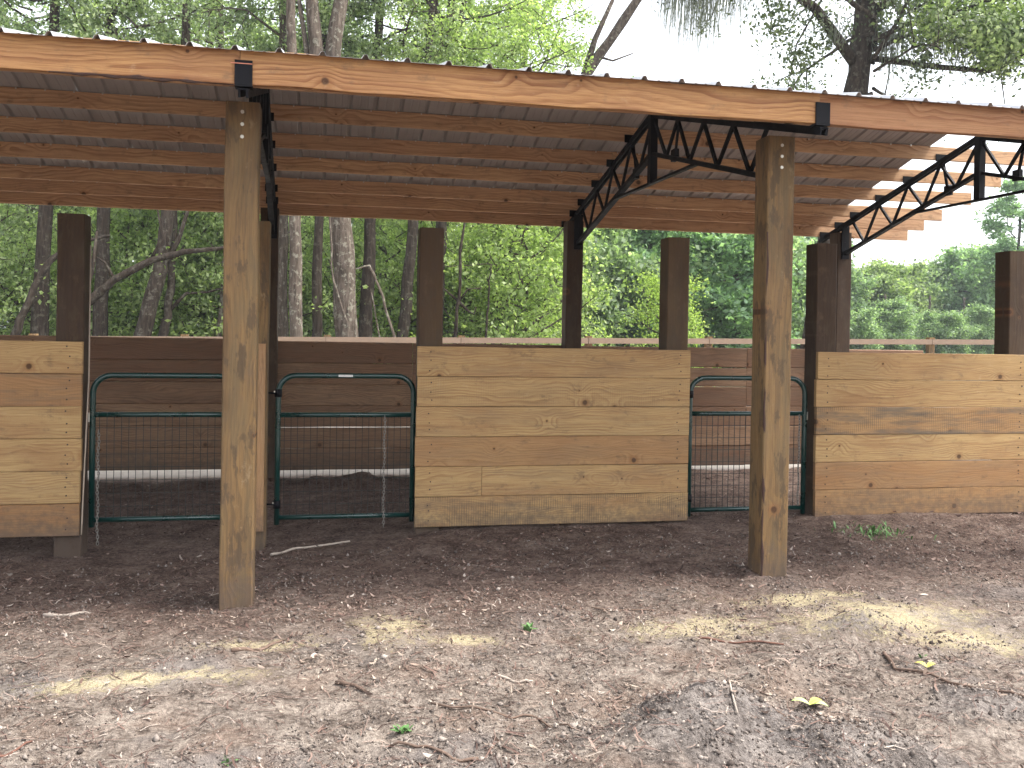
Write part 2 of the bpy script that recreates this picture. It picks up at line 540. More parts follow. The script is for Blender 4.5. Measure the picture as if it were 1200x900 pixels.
def ground_z(x, y):
    x, y = np.asarray(x, float), np.asarray(y, float)
    wall = np.interp(x, [-4, -1.3, 0.1, 1.0, 1.5, 3.5, 4.6, 5.5, 8], [-0.09, -0.09, -0.07, -0.005, 0.042, 0.045, 0.082, 0.085, 0.04])
    front = np.interp(x, [-4, 0.1, 3.5, 8], [-0.03, -0.03, -0.002, 0.0])
    t = np.clip(y / W, 0, 1)
    t2 = np.clip((y - W) / (BACK - W), 0, 1)
    z = front * (1 - t) + wall * t
    z = z * (1 - t2) + (-0.02) * t2
    amp = np.clip((8 - np.abs(y)) / 6, 0.25, 1)
    z = z + amp * (value_noise(x + 40, y + 40, 1, 1.1) * 0.050 + value_noise(x + 40, y + 40, 2, 2.9) * 0.032 + value_noise(x + 40, y + 40, 3, 8.0) * (0.018 + 0.022 * np.clip(-y - 0.6, 0, 1))
                   + value_noise(x + 40, y + 40, 4, 19.0) * (0.010 + 0.014 * np.clip(-y - 0.6, 0, 1)) + value_noise(x + 40, y + 40, 5, 14.3) * 0.010) * np.where(y > 1.2, 0.55, 1.0)
    g = lambda cx, cy_, rx, ry, h: h * np.exp(-(((x - cx) / rx) ** 2 + ((y - cy_) / ry) ** 2))
    z = z + g(2.10, -2.14, 0.34, 0.22, 0.21) + g(1.70, -2.40, 0.30, 0.20, 0.08) + g(2.55, -2.45, 0.30, 0.2, 0.10) + g(3.4, -2.1, 0.4, 0.25, 0.07) + g(0.55, -2.35, 0.4, 0.2, 0.06) + g(1.75, -2.55, 0.35, 0.25, 0.05) + g(3.50, -0.97, 0.20, 0.13, 0.085) + g(2.6, -1.55, 0.3, 0.12, 0.04) + g(0.1, -2.05, 0.4, 0.25, 0.04)
    for px_, py_ in ((0.095, 0.095), (3.49, 0.095)):
        z = z + g(px_, py_, 0.20, 0.20, 0.028)
    heap = g(2.12, -2.15, 0.45, 0.35, 1.0) + g(2.6, -2.5, 0.35, 0.25, 0.8) + g(3.5, -0.97, 0.25, 0.18, 0.6) + g(3.4, -2.1, 0.4, 0.25, 0.7) + g(0.5, -2.35, 0.4, 0.2, 0.6)
    z = z + heap * (value_noise(x + 40, y + 40, 31, 6.5) * 0.05 + value_noise(x + 40, y + 40, 32, 13.0) * 0.035 + value_noise(x + 40, y + 40, 33, 26.0) * 0.02)
    z = z - g(1.72, -2.30, 0.10, 0.25, 0.03) - g(2.75, -1.15, 0.35, 0.10, 0.03)
    z = z + np.exp(-((y - 4.55) / 0.20) ** 2) * (0.03 + 0.05 * np.clip((x - 0.2) / 3.5, 0, 1) * 0.6 + 0.16 * value_noise(x + 9, y * 0 + 3, 8, 2.2) + 0.08 * value_noise(x + 9, y * 0 + 3, 9, 6.0))
    return z


def gz(x, y):
    return float(ground_z(x, y))


# ------------------------------------------------------------------ ground
def lines(a, b, step, far):
    mid = list(np.arange(a, b, step))
    out, s, p = [], step, mid[-1]
    while p < far:
        s *= 1.22
        p += s
        out.append(p)
    lo, s, p = [], step, a
    while p > -far:
        s *= 1.22
        p -= s
        lo.append(p)
    return np.array(lo[::-1] + mid + out)


gx, gy = lines(-2.4, 7.4, 0.026, 320), lines(-2.9, 5.5, 0.026, 320)
GX, GY = np.meshgrid(gx, gy, indexing='ij')
GZ = ground_z(GX, GY)
nx, ny = len(gx), len(gy)
verts = np.stack([GX, GY, GZ], -1).reshape(-1, 3)
idx = np.arange(nx * ny).reshape(nx, ny)
quads = np.stack([idx[:-1, :-1], idx[1:, :-1], idx[1:, 1:], idx[:-1, 1:]], -1).reshape(-1, 4)


def np_mesh(name, verts, quads, mat, smooth=False):
    me = bpy.data.meshes.new(name)
    nv, nf, w = len(verts), len(quads), quads.shape[1]
    me.vertices.add(nv)
    me.vertices.foreach_set('co', np.ascontiguousarray(verts, dtype=np.float32).ravel())
    me.loops.add(nf * w)
    me.loops.foreach_set('vertex_index', np.ascontiguousarray(quads, dtype=np.int32).ravel())
    me.polygons.add(nf)
    me.polygons.foreach_set('loop_start', np.arange(nf, dtype=np.int32) * w)
    if smooth:
        me.polygons.foreach_set('use_smooth', np.ones(nf, dtype=bool))
    me.materials.append(mat)
    me.update()
    me.validate()
    return me


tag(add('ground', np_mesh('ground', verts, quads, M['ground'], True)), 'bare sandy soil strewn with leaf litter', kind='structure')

# ------------------------------------------------------------------ pole barn: posts, trusses, purlins, roof
rs = np.random.default_rng(3)
barn = thing('pole_barn', (0, 0, 0), 'open timber pole barn with ribbed metal roof on black steel trusses', 'barn')
PW = 0.19
S = 3.397
OFF = -0.113
RIDGE_Y, RIDGE_Z, SLOPE = 2.375, 3.625, 0.264
BPY = 4.655


def chord_z(y):
    return RIDGE_Z - SLOPE * abs(y - RIDGE_Y)


def post(parent, x0, y0, z1, tone, name='post', wear=0.2, z0=-0.35, size=PW, lean=0.0):
    L = z1 - z0
    o = lumber(L, size, size, rs, 7, 0.008, 0.0025, 'Z').build(name, M['post'], parent, loc=(x0 + size / 2, y0 + size / 2, (z0 + z1) / 2))
    o['tone'], o['wear'], o['saw'] = tone, wear, 0.0
    o.rotation_euler = (0, lean, 0)
    return o


for i, x in enumerate((-S, 0.0, S, 2 * S)):
    if i in (1, 2):
        p = post(barn, x, 0.0, chord_z(0.0) - 0.085, 0.15, wear=0.15)
        tag(p, 'tan and green stained square front post on the left' if i == 1 else 'weathered square front post on the right with a dark split along its corner')
        for k in range(3):
            zc = p.dimensions.z / 2 - 0.06 - k * 0.072
            MB().tube([(0.0, -PW / 2 - 0.009, zc), (0.0, -PW / 2 + 0.002, zc)], 0.011, 6).build('bolt', M['bolt'], p)
        if i == 2:
            mb = MB()
            pts, rad = [], []
            for k in range(26):
                zz = -1.62 + k * 0.105
                pts.append((-PW / 2 + 0.010 + 0.003 * math.sin(k * 1.7), -PW / 2 + 0.004, zz))
                rad.append(max(0.002, 0.0075 + 0.0055 * math.sin(k * 0.9) * math.sin(k * 2.3)))
            mb.tube(pts, rad, 6).build('bark_strip', M['bark_wane'], p)
    else:
        post(barn, x, 0.0, chord_z(0.0) - 0.085, 0.2)
    post(barn, x + OFF, BPY, chord_z(BPY + .1) - 0.085, 0.94, wear=0.3)

FRONT_P = (1.95, 1.36, 0.81, 0.33, -0.02)
BACK_P = (2.945, 3.475, 3.97, 4.465, 4.785, 5.115)
X_L, X_R = -5.2, 7.94


def purlin(y, H, x0, x1, tone, name='purlin', T=0.038, dz=0.0):
    o = lumber(x1 - x0, H, T, rs, 9, 0.003, 0.003).build(name, M['purlin'], barn, loc=((x0 + x1) / 2, y, chord_z(y) + H / 2 + dz))
    o['tone'], o['wear'], o['saw'] = tone, 0.12, 0.0
    return o


for y in FRONT_P:
    for x0, x1 in ((X_L, -0.02), (-0.015, S + 0.1), (S + 0.105, X_R)):
        purlin(y, 0.138, x0, x1, rs.uniform(0.2, 0.7))
for j, y in enumerate(BACK_P):
    for x0, x1 in ((X_L, -0.02), (-0.015, S + 0.03), (S + 0.035, X_R + rs.normal(0, 0.015))):
        purlin(y, 0.138 if j < 5 else 0.145, x0, x1, rs.uniform(0.1, 0.7) + (0.25 if j == 5 else 0.0))
# front fascia in three boards with their lap joints at the truss brackets
FY = -0.405
for x0, x1, tn in ((X_L, 0.115, 0.05), (0.118, 3.515, 0.1), (3.518, X_R, 0.75)):
    o = lumber(x1 - x0, 0.184, 0.038, rs, 12, 0.003, 0.003).build('fascia_board', M['roofwood'], barn, loc=((x0 + x1) / 2, FY, chord_z(FY) + 0.094 + 0.01))
    o['tone'], o['wear'], o['saw'] = tn, 0.05, 0.0
    if x1 < 1:
        mb = MB()
        pts, rad = [], []
        for k in range(24):
            pts.append((x1 - (x0 + x1) / 2 - 0.95 + k * 0.040, -0.012 + 0.003 * math.sin(k), -0.092 + 0.003 * math.sin(k * 1.3)))
            rad.append(0.004 + 0.010 * math.sin(math.pi * k / 23) * (0.6 + 0.4 * math.sin(k * 1.9)))
        mb.tube(pts, rad, 6).build('bark_edge', M['bark_wane'], o)


def truss(xc):
    """steel web truss standing in the plane x = xc + k*y"""
    tr = add('truss', None, barn)
    k = OFF / BPY
    P = lambda y, z, dx=0.0: Vector((xc + k * y + dx, y, z))
    ch = 0.030
    for y0, y1 in ((-0.45, RIDGE_Y), (RIDGE_Y, 5.19)):
        b = MB()
        for dx in (-0.020, 0.020):
            b.bar(P(y0, chord_z(y0) - ch, dx), P(y1, chord_z(y1) - ch, dx), 0.046, 0.012)
        b.bar(P(y0, chord_z(y0) - 0.008), P(y1, chord_z(y1) - 0.008), 0.010, 0.062)
        b.build('top_chord', M['steel'], tr)
    dep = 0.375
    bz = lambda y: chord_z(y) - dep
    for y0, y1 in ((0.19, RIDGE_Y - 0.05), (RIDGE_Y + 0.05, 4.65)):
        MB().bar(P(y0, bz(y0)), P(y1, bz(y1)), 0.034, 0.055).build('bottom_chord', M['steel'], tr)
    MB().box(-0.033, 0.033, -0.040, 0.040, -0.32, 0.31).build('ridge_plate', M['steel'], tr, loc=P(RIDGE_Y, RIDGE_Z - 0.325, 0.0))
    ty = 1.0
    MB().bar(P(RIDGE_Y - ty, 2.985), P(RIDGE_Y + ty, 2.985), 0.022, 0.040).build('tie_bar', M['steel'], tr)
    for sgn in (-1, 1):
        tops = [RIDGE_Y + sgn * a for a in (0.0, 0.57, 1.09, 1.61, 2.12)]
        bots = [RIDGE_Y + sgn * a for a in (0.33, 0.83, 1.35, 1.88)]
        for a, t in enumerate(tops):
            for q in (a - 1, a):
                if 0 <= q < len(bots):
                    MB().bar(P(t, chord_z(t) - 0.04), P(bots[q], bz(bots[q])), 0.028, 0.022).build('web_bar', M['steel'], tr)
        # hanger tab with its clip beside the second web
        t = tops[1]
        MB().bar(P(t - 0.02 * sgn, chord_z(t) - 0.03, 0.02), P(t - 0.10 * sgn, bz(t) + 0.02, 0.02), 0.035, 0.012).build('hanger', M['steel'], tr)
        MB().box(-0.02, 0.02, -0.045, 0.045, -0.05, 0.05).build('clip', M['steel'], tr, loc=P(t - 0.10 * sgn, bz(t) + 0.05, 0.02))
        ye = 0.2 if sgn < 0 else 4.63
        if sgn > 0:
            pl = MB().box(-0.05, 0.05, -0.007, 0.007, -0.21, 0.19).build('end_plate', M['steel'], tr, loc=P(ye + 0.012, chord_z(ye) - 0.235))
            for q in range(3):
                MB().tube([(0.0, -0.014, 0.06 - 0.075 * q), (0.0, -0.005, 0.06 - 0.075 * q)], 0.010, 6).build('bolt', M['steel'], pl)
    for y in FRONT_P[:4] + BACK_P:
        MB().box(-0.075, 0.055, -0.004, 0.004, -0.02, 0.055).build('purlin_bracket', M['steel'], tr, loc=P(y - 0.026, chord_z(y) + 0.004))
    # seat that carries the fascia
    b = MB()
    b.box(-0.046, 0.046, -0.006, 0.006, 0.0, 0.125)
    b.box(-0.046, 0.046, -0.006, 0.075, -0.014, -0.001)
    s = b.build('fascia_seat', M['steel'], tr, loc=P(-0.432, chord_z(-0.4) + 0.012))
    return tr


TRX = [PW / 2 + 0.03 - S, PW / 2 + 0.03, S + PW / 2 + 0.03, 2 * S + PW / 2 + 0.0]
for i, x in enumerate(TRX):
    t = truss(x)
    if i == 1:
        MB().box(-0.056, 0.056, -0.004, -0.001, -0.002, 0.002).build('chalk_line', M['rust'], t, loc=(x, -0.438, chord_z(-0.4) + 0.118))


def roof_sheet(name, x0, n_ribs, y0, y1, front):
    """ribbed sheet: one rib every 229 mm across, running up the slope"""
    pitch, mb = 0.2286, MB()
    prof = []
    for i in range(n_ribs):
        b = x0 + i * pitch
        prof += [(b, 0.0), (b + 0.012, 0.021), (b + 0.030, 0.024), (b + 0.042, 0.0), (b + 0.098, 0.0), (b + 0.108, 0.004), (b + 0.120, 0.0), (b + 0.160, 0.0), (b + 0.170, 0.004), (b + 0.182, 0.0)]
    prof.append((x0 + n_ribs * pitch, 0.0))
    rows = []
    ny_ = 10
    for j in range(ny_):
        y = y0 + (y1 - y0) * j / (ny_ - 1)
        zz = (chord_z(FY) + 0.200 + (y - FY) * (RIDGE_Z + 0.150 - chord_z(FY) - 0.200) / (RIDGE_Y - FY)) if front else chord_z(y) + 0.147
        sag = 0.0025 * math.sin(j * 2.1 + x0)
        rows.append([(x, y, zz + h + sag) for x, h in prof])
    n = len(prof)
    base = []
    for r in rows:
        base += r
    mb.v = base
    for j in range(ny_ - 1):
        for i in range(n - 1):
            a = j * n + i
            mb.f.append((a, a + 1, a + n + 1, a + n) if front else (a, a + n, a + n + 1, a + 1))
    o = mb.build(name, M['roof'], barn)
    sm = o.modifiers.new('thickness', 'SOLIDIFY')
    sm.thickness = 0.0012
    o.data.materials.append(M['roof_back'])
    sm.material_offset = 1
    sm.offset = -1.0
    return o


XM1 = 6.70
mb = MB()
for y in BACK_P[:5]:
    for i in range(46):
        xx = XM1 - 0.021 - i * 0.2286
        mb.box(xx - 0.006, xx + 0.006, y - 0.030, y - 0.021, chord_z(y - 0.025) + 0.118, chord_z(y - 0.025) + 0.136)
tag(mb.build('screw_tips', M['bolt'], barn), kind='stuff')
sheet_w = 4 * 0.2286
x = XM1
while x > -4.6:
    x -= sheet_w
    roof_sheet('roof_sheet', x, 4, -0.47, RIDGE_Y + 0.0, True)
    roof_sheet('roof_sheet', x + 0.0004, 4, 5.16, RIDGE_Y + 0.004, False)
MB().quadring([[(x, RIDGE_Y - 0.16, RIDGE_Z + 0.135), (x, RIDGE_Y, RIDGE_Z + 0.182), (x, RIDGE_Y + 0.16, RIDGE_Z + 0.135), (x, RIDGE_Y, RIDGE_Z + 0.178)],
               [(XM1, RIDGE_Y - 0.16, RIDGE_Z + 0.135), (XM1, RIDGE_Y, RIDGE_Z + 0.182), (XM1, RIDGE_Y + 0.16, RIDGE_Z + 0.135), (XM1, RIDGE_Y, RIDGE_Z + 0.178)]]).build('ridge_cap', M['roof'], barn)

# ------------------------------------------------------------------ stall walls
BH, BT = 0.2365, 0.038
Z0 = 0.0695


def board(parent, x0, x1, z, tone, wear, saw, y=W, T=BT, H=BH, dy=0.0, mat='board', ch=0.0035):
    o = lumber(x1 - x0, H - 0.003, T, rs, 6, ch, 0.0012).build('board', M[mat], parent, loc=((x0 + x1) / 2, y + T / 2 + dy + rs.normal(0, 0.0012), z))
    o['tone'], o['wear'], o['saw'] = tone, wear, saw
    return o


def nails(parent, xs, nb, z0=Z0, y=W, jit=0.008):
    mb = MB()
    for x in xs:
        for i in range(nb):
            for dz in (-0.07, 0.0, 0.07):
                xx, zz = x + rs.normal(0, jit), z0 + (i + 0.5) * BH + dz + rs.normal(0, 0.008)
                mb.tube([(xx, y - 0.004, zz), (xx, y + 0.004, zz)], 0.0058, 6)
    o = mb.build('nail_heads', M['nail'], parent)
    o['kind'] = 'stuff'


WPY = W + BT + 0.004
wall_specs = [
    # name, label, x0, x1, posts, board rows bottom to top: tone, wear, saw
    ('left', 'plank stall wall at the left edge with a dark red post at its end', -3.9, -1.150, [(-1.150 - PW, 0.93, -0.02), (-3.85, 0.6, 0)],
     [(0.80, 0.55, 0.0), (0.05, 0.15, 0.0), (0.0, 0.05, 0.0), (0.02, 0.08, 0.1), (0.75, 0.65, 0.1), (0.05, 0.05, 0.0)]),
    ('mid', 'central stall wall of six pale planks between the two right gates', 1.296, 3.553, [(1.302, 0.80, 0.0), (3.553 - PW, 0.70, 0.0)],
     [(0.05, 0.45, 1.0), (0.08, 0.15, 0.0), (0.55, 0.20, 0.0), (0.05, 0.25, 0.0), (0.10, 0.20, 0.2), (0.12, 0.25, 0.0)]),
    ('right', 'long plank stall wall on the right with one grey weathered row', 4.708, 7.4, [(4.712, 0.93, 0.0), (6.605, 0.85, 0.0)],
     [(0.55, 0.35, 0.3), (0.60, 0.25, 0.0), (0.0, 0.15, 0.0), (0.45, 1.0, 0.9), (0.05, 0.10, 0.0), (0.08, 0.15, 0.0)]),
]
for key, lab, x0, x1, posts, rows in wall_specs:
    wl = thing('stall_wall', (0, 0, 0), lab, 'wall')
    for i, (tn, we, sw) in enumerate(rows):
        z = Z0 + (i + 0.5) * BH
        if key == 'mid' and i == 1:
            board(wl, x0 - 0.006, 1.815, z, tn, we, sw)
            board(wl, 1.818, x1 - 0.004, z, 0.12, 0.3, sw)
        elif key == 'right':
            board(wl, x0 + rs.normal(0, 0.003), x1 + rs.normal(0, 0.003), z + 0.0, tn, we, sw)
        else:
            board(wl, x0 + rs.normal(0, 0.006), x1 + rs.normal(0, 0.004), z, tn, we, sw)
    for px, tn, ln in posts:
        post(wl, px, WPY, 2.42, tn, wear=0.3, lean=0.0)
    nails(wl, [p[0] + PW / 2 for p in posts], 6)
    if key == 'left':
        pts = [(-1.128, W + 0.13, 2.2), (-1.128, W + 0.12, 1.20), (-1.130, W + 0.09, 0.95), (-1.137, W + 0.06, 0.55), (-1.141, W + 0.03, 0.20), (-1.143, W + 0.02, 0.075)]
        MB().tube(pts, 0.006, 6).build('corner_strip', M['cable'], wl, smooth=True)
# single upright plank on the post beside the second gate
gp = thing('gate_post', (0, 0, 0), 'square gate post faced with one upright plank behind the left front post', 'post')
post(gp, -0.030, WPY, 2.42, 0.1, wear=0.1)
o = lumber(1.42, 0.17, BT, rs, 6, 0.004, 0.001, 'Z').build('plank', M['plank_up'], gp, loc=(0.060, W + BT / 2, Z0 + 0.71))
o['tone'], o['wear'], o['saw'] = 0.35, 0.25, 0.0

# rear wall behind the stalls
rw = thing('rear_wall', (0, 0, 0), 'brown plank rear wall of the stalls seen behind the gates', 'wall')
for x0, x1, dz in ((-4.4, -1.9, 0.02), (-1.895, -0.02, 0.018), (-0.015, 1.55, 0.0), (1.555, 3.28, 0.0), (3.285, 5.6, -0.004), (5.605, 8.0, 0.0)):
    for i in range(6):
        gap = 0.003 if (abs(x0 + 0.015) < 1e-6 and i == 1) else 0.011 if (3 < x0 < 4 and i == 4) else -0.0028
        H = BH - gap
        board(rw, x0, x1, 0.066 + dz + (i + 0.5) * BH, rs.uniform(0.0, 1.0), 0.25 if i else 0.6, 0.0, y=BACK, H=H, mat='rear_board', ch=0.010)

# ------------------------------------------------------------------ gates and chains
GY = W + 0.115


def arc(cx, cz, r, a0, a1, n=7):
    return [(cx + r * math.cos(a0 + (a1 - a0) * i / n), 0.0, cz + r * math.sin(a0 + (a1 - a0) * i / n)) for i in range(n + 1)]


def gate(x0, w, z0, h, label, mid, hinge_left=True):
    g = thing('wire_gate', (x0, GY, z0), label, 'gate', 'green wire-filled stall gates')
    r, tr = 0.135, 0.0215
    x1 = w - tr
    xa = tr
    path = [(xa, 0, -0.035), (xa, 0, h * 0.5)] + arc(xa + r, h - tr - r, r, math.pi, math.pi / 2) + arc(x1 - r, h - tr - r, r, math.pi / 2, 0) + [(x1, 0, h * 0.5), (x1, 0, -0.035)]
    MB().tube(path, tr, 10).build('frame', M['gate'], g, smooth=True)
    for z, nm in ((mid, 'mid_rail'), (0.018, 'bottom_rail')):
        MB().tube([(xa + 0.015, 0, z), (x1 - 0.015, 0, z)], tr * 0.92, 10).build(nm, M['gate'], g, smooth=True)
    mb = MB()
    n = int((w - 0.06) / 0.0505)
    for i in range(1, n + 1):
        xx = xa + (x1 - xa) * i / (n + 1)
        mb.bar((xx, -0.010, 0.02), (xx, -0.010, mid), 0.0042, 0.0042)
    for i in range(1, 8):
        zz = 0.02 + (mid - 0.02) * i / 8
        mb.bar((xa, -0.013, zz), (x1, -0.013, zz), 0.0038, 0.0038, Vector((0, 0, 1)))
    o = mb.build('wire_mesh', M['wire'], g)
    o['kind'] = 'stuff'
    hx, sg = (xa, -1) if hinge_left else (x1, 1)
    for z in (h * 0.86, 0.12):
        hb = MB()
        hb.tube([(hx + sg * 0.015, 0, z), (hx + sg * 0.075, 0.005, z)], 0.008, 8)
        hb.tube([(hx, 0, z - 0.03), (hx, 0, z + 0.03)], tr + 0.006, 10)
        hb.build('hinge', M['steel'], g, smooth=True)
        MB().tube([(hx + sg * 0.028, -0.012, z + 0.012), (hx + sg * 0.028, 0.012, z + 0.012)], 0.007, 6).build('hinge_nut', M['bolt'], g)
    lx = x1 if hinge_left else xa
    MB().box(-0.006, 0.006, -0.004, 0.004, -0.035, 0.035).build('latch_plate', M['bolt'], g, loc=(lx - sg * 0.024, -0.004, mid - 0.02))
    return g


g1 = gate(-1.118, 1.068, 0.145, 1.115, 'green tube gate with wire mesh left of the front post', 0.80, hinge_left=False)
g2 = gate(0.216, 1.082, 0.132, 1.137, 'green tube gate with wire mesh and a pale sticker on its top rail', 0.81)
MB().box(-0.055, 0.055, -0.0235, -0.0220, -0.009, 0.009).build('sticker', M['sticker'], g2, loc=(0.53, 0, 1.137 - 0.0215))
g3 = gate(3.585, 1.095, 0.120, 1.155, 'green tube gate with wire mesh partly behind the right front post', 0.83)


def chain(x, y, z_top, n, label):
    mb = MB()
    for i in range(n):
        z = z_top - i * 0.0235
        c = []
        for a in range(10):
            t = 2 * math.pi * a / 10
            u_, w_ = 0.0085 * math.cos(t), 0.0175 * math.sin(t)
            sw = 0.004 * math.sin(i * 0.6)
            c.append((x + sw + (u_ if i % 2 else 0.0), y + (0.0 if i % 2 else u_), z + w_))
        c.append(c[0])
        mb.tube(c, 0.0026, 4, False)
    tag(mb.build('chain', M['chain'], smooth=True), label, 'chain', 'loose gate chains')


chain(-1.045, GY - 0.045, 0.82, 36, 'silver chain hanging from the leftmost gate down to the ground')
chain(0.216 + 0.835, GY - 0.040, 0.925, 37, 'long silver chain hanging from the mid rail of the middle gate')
chain(3.585 + 1.005, GY - 0.040, 0.93, 33, 'silver chain hanging on the latch side of the right gate')

# ------------------------------------------------------------------ paddock fence beyond the stalls
fn = thing('paddock_fence', (0, 0, 0), 'weathered rail fence running along behind the stalls', 'fence')
fz = lambda x: 1.455 + 0.0122 * x
FYY = 11.0
for i in range(12):
    x0, x1 = -9 + i * 2.4, -9 + (i + 1) * 2.4 - 0.01
    for dz in (0.0, -0.62, -1.1):
        MB().bar((x0, FYY, fz(x0) + dz), (x1, FYY, fz(x1) + dz), 0.105, 0.038, Vector((0, 1, 0))).build('rail', M['fence'], fn)
    MB().box(-0.06, 0.06, -0.06, 0.06, 0, fz(x0) + 0.09 + 0.35).build('post', M['post'], fn, loc=(x0 + 0.02, FYY + 0.082, -0.35))
for k, (z0, z1) in enumerate(((3.20, 3.62), (2.63, 3.06))):
    pts = [(34.3 + i * 4.0, 50, z0 + (z1 - z0) * (34.3 + i * 4.0 - 35) / 11.7 - 0.10 * math.sin(math.pi * i / 8)) for i in range(9)]
    tag(MB().tube(pts, 0.020, 4).build('utility_wire', M['chain']), ('upper' if k == 0 else 'lower') + ' of two thin pale wires strung before the far trees', 'wire', 'wires before the far trees')

# ------------------------------------------------------------------ trees
def leaf_mesh(name, cen, size, seed, mat, elong=1.7, flat=0.35):
    g = np.random.default_rng(seed)
    n = len(cen)
    nrm = g.normal(size=(n, 3))
    nrm[:, 2] += flat
    nrm /= np.linalg.norm(nrm, axis=1)[:, None]
    t = g.normal(size=(n, 3))
    t -= nrm * (t * nrm).sum(1)[:, None]
    t /= np.linalg.norm(t, axis=1)[:, None]
    b = np.cross(nrm, t)
    s = size[:, None]
    v = np.empty((n, 4, 3))
    v[:, 0] = cen - t * s * elong / 2
    v[:, 1] = cen + b * s / 2 + nrm * s * 0.12 - t * s * 0.1
    v[:, 2] = cen + t * s * elong / 2 - nrm * s * 0.10
    v[:, 3] = cen - b * s / 2 + nrm * s * 0.12 - t * s * 0.1
    return np_mesh(name, v.reshape(-1, 3), np.arange(n * 4).reshape(n, 4), mat)


def crown(seed, z0, z1, rmax, n_limb, leaf, per, sub=5, prof=None, up_=0.35, sig=0.24, clusters=4, mat='leaf'):
    """limbs, twigs and leaves of one crown about a vertical axis; returns (limb mesh, leaf mesh)"""
    g = np.random.default_rng(seed)
    mb, cen = MB(), []
    for i in range(n_limb):
        q = (i + g.uniform(0, 1)) / n_limb
        z = z0 + (z1 - z0) * q
        rr = (prof(q) if prof else math.sin(math.pi * (0.12 + 0.80 * q)) ** 0.7) * rmax
        az = i * 2.4 + g.normal(0, 0.4)
        L = rr * g.uniform(0.55, 1.1)
        d = Vector((math.cos(az), math.sin(az), g.uniform(-0.1, 0.9) * up_ * 1.6)).normalized()
        p = Vector((0, 0, z - L * 0.25))
        pts, nseg = [p.copy()], 6
        for k in range(nseg):
            d = (d + Vector(g.normal(0, 0.16, 3)) + Vector((0, 0, 0.05 if k < 3 else -0.07))).normalized()
            p = p + d * L / nseg
            pts.append(p.copy())
        r0 = 0.012 + 0.012 * L
        mb.tube(pts, [r0 * (1 - 0.13 * k) for k in range(nseg + 1)], 5, False)
        for j in range(sub):
            tt = g.uniform(0.3, 1.0) * nseg
            k = min(int(tt), nseg - 1)
            a = pts[k].lerp(pts[k + 1], tt - k)
            dd = (d * 0.4 + Vector(g.normal(0, 0.75, 3))).normalized()
            l2 = L * g.uniform(0.22, 0.5)
            e = a + dd * l2
            m_ = (a + e) / 2 + Vector(g.normal(0, 0.06, 3)) * l2
            mb.tube([a, m_, e], [r0 * 0.42, r0 * 0.28, r0 * 0.12], 4, False)
            for c in range(clusters):
                f = g.uniform(0.25, 1.1)
                cc = np.array(a + (e - a) * f)
                nn = int(per * g.uniform(0.4, 1.6))
                cen.append(cc + g.normal(0, 1, (nn, 3)) * np.array([sig, sig, sig * 0.7]) * g.uniform(0.6, 1.3))
    cen = np.concatenate(cen)
    size = leaf * g.uniform(0.55, 1.35, len(cen))
    return mb.mesh('limbs', M['bark'], True), leaf_mesh('foliage', cen, size, seed + 1, M[mat])


full = lambda q: 0.75 + 0.35 * math.sin(math.pi * q) if q < 0.85 else 0.75
CR = {
    'tallA': crown(11, 2.6, 15.0, 3.6, 42, 0.074, 24, 6, full),
    'tallB': crown(12, 3.4, 15.5, 3.9, 40, 0.078, 24, 6, full),
    'oak': crown(13, 6.2, 13.5, 5.0, 34, 0.070, 48, 7),
    'midA': crown(21, 9.6, 15.0, 2.6, 20, 0.068, 30, 5, full),
    'midB': crown(22, 9.8, 15.5, 2.8, 18, 0.072, 30, 5, full),
    'high': crown(17, 8.6, 14.5, 6.2, 22, 0.065, 24, 6, None, 0.2, 0.26, mat='leaf_dark'),
    'bush': crown(14, 0.5, 4.6, 2.3, 26, 0.078, 16, 5, full, 0.5, 0.27),
    'farA': crown(15, 1.0, 8.6, 3.8, 34, 0.17, 26, 6, None, 0.4, 0.36),
    'farB': crown(16, 0.8, 8.0, 3.4, 32, 0.18, 26, 6, full, 0.4, 0.36),
    'pine': crown(18, 7.0, 14.0, 2.2, 20, 0.13, 30, 4, None, 0.3, 0.26),
    'sap': crown(19, 2.0, 6.0, 1.3, 14, 0.075, 14, 4, None, 0.5, 0.2),
}


def tree(name, base, path, radii, kind, label, cat='tree', tint=0.0, bark=0.5, scale=1.0, rot=0.0, zs=1.0, group=None, crown_off=(0, 0), branches=()):
    """base (x, y); path: trunk points relative to the base; branches: (points, r0, r1)"""
    x, y = base
    t = thing(name, (x, y, gz(x, y) - 0.05), label, cat, group)
    mb = MB()
    pts = [Vector(p) for p in path]
    fine_p, fine_r = [], []
    for i in range(len(pts) - 1):
        for k in range(4):
            f = k / 4
            fine_p.append(pts[i].lerp(pts[i + 1], f) + Vector((rng.normal(0, 0.02), rng.normal(0, 0.02), 0)))
            fine_r.append((radii[i] * (1 - f) + radii[i + 1] * f) * rng.uniform(0.93, 1.08))
    fine_p.append(pts[-1])
    fine_r.append(radii[-1])
    fine_r[0] *= 1.35
    mb.tube(fine_p, fine_r, 12)
    for bp, r0, r1 in branches:
        n = len(bp)
        mb.tube(bp, [r0 + (r1 - r0) * k / (n - 1) for k in range(n)], 8)
    o = mb.build('trunk', M['bark'], t, smooth=True)
    o['tint'] = bark
    if kind:
        lm, fm = CR[kind]
        for nm, me in (('limbs', lm), ('crown', fm)):
            c = add(nm, me, t, (crown_off[0], crown_off[1], 0), (0, 0, rot))
            c.scale = (scale, scale, scale * zs)
            c['tint'] = tint if nm == 'crown' else bark
    return t


def straight(h, lean=(0, 0), n=4):
    return [(lean[0] * i / n, lean[1] * i / n, h * i / n) for i in range(n + 1)]


def taper(r, n=4, k=0.5):
    return [r * (1 - k * i / n) for i in range(n + 1)]


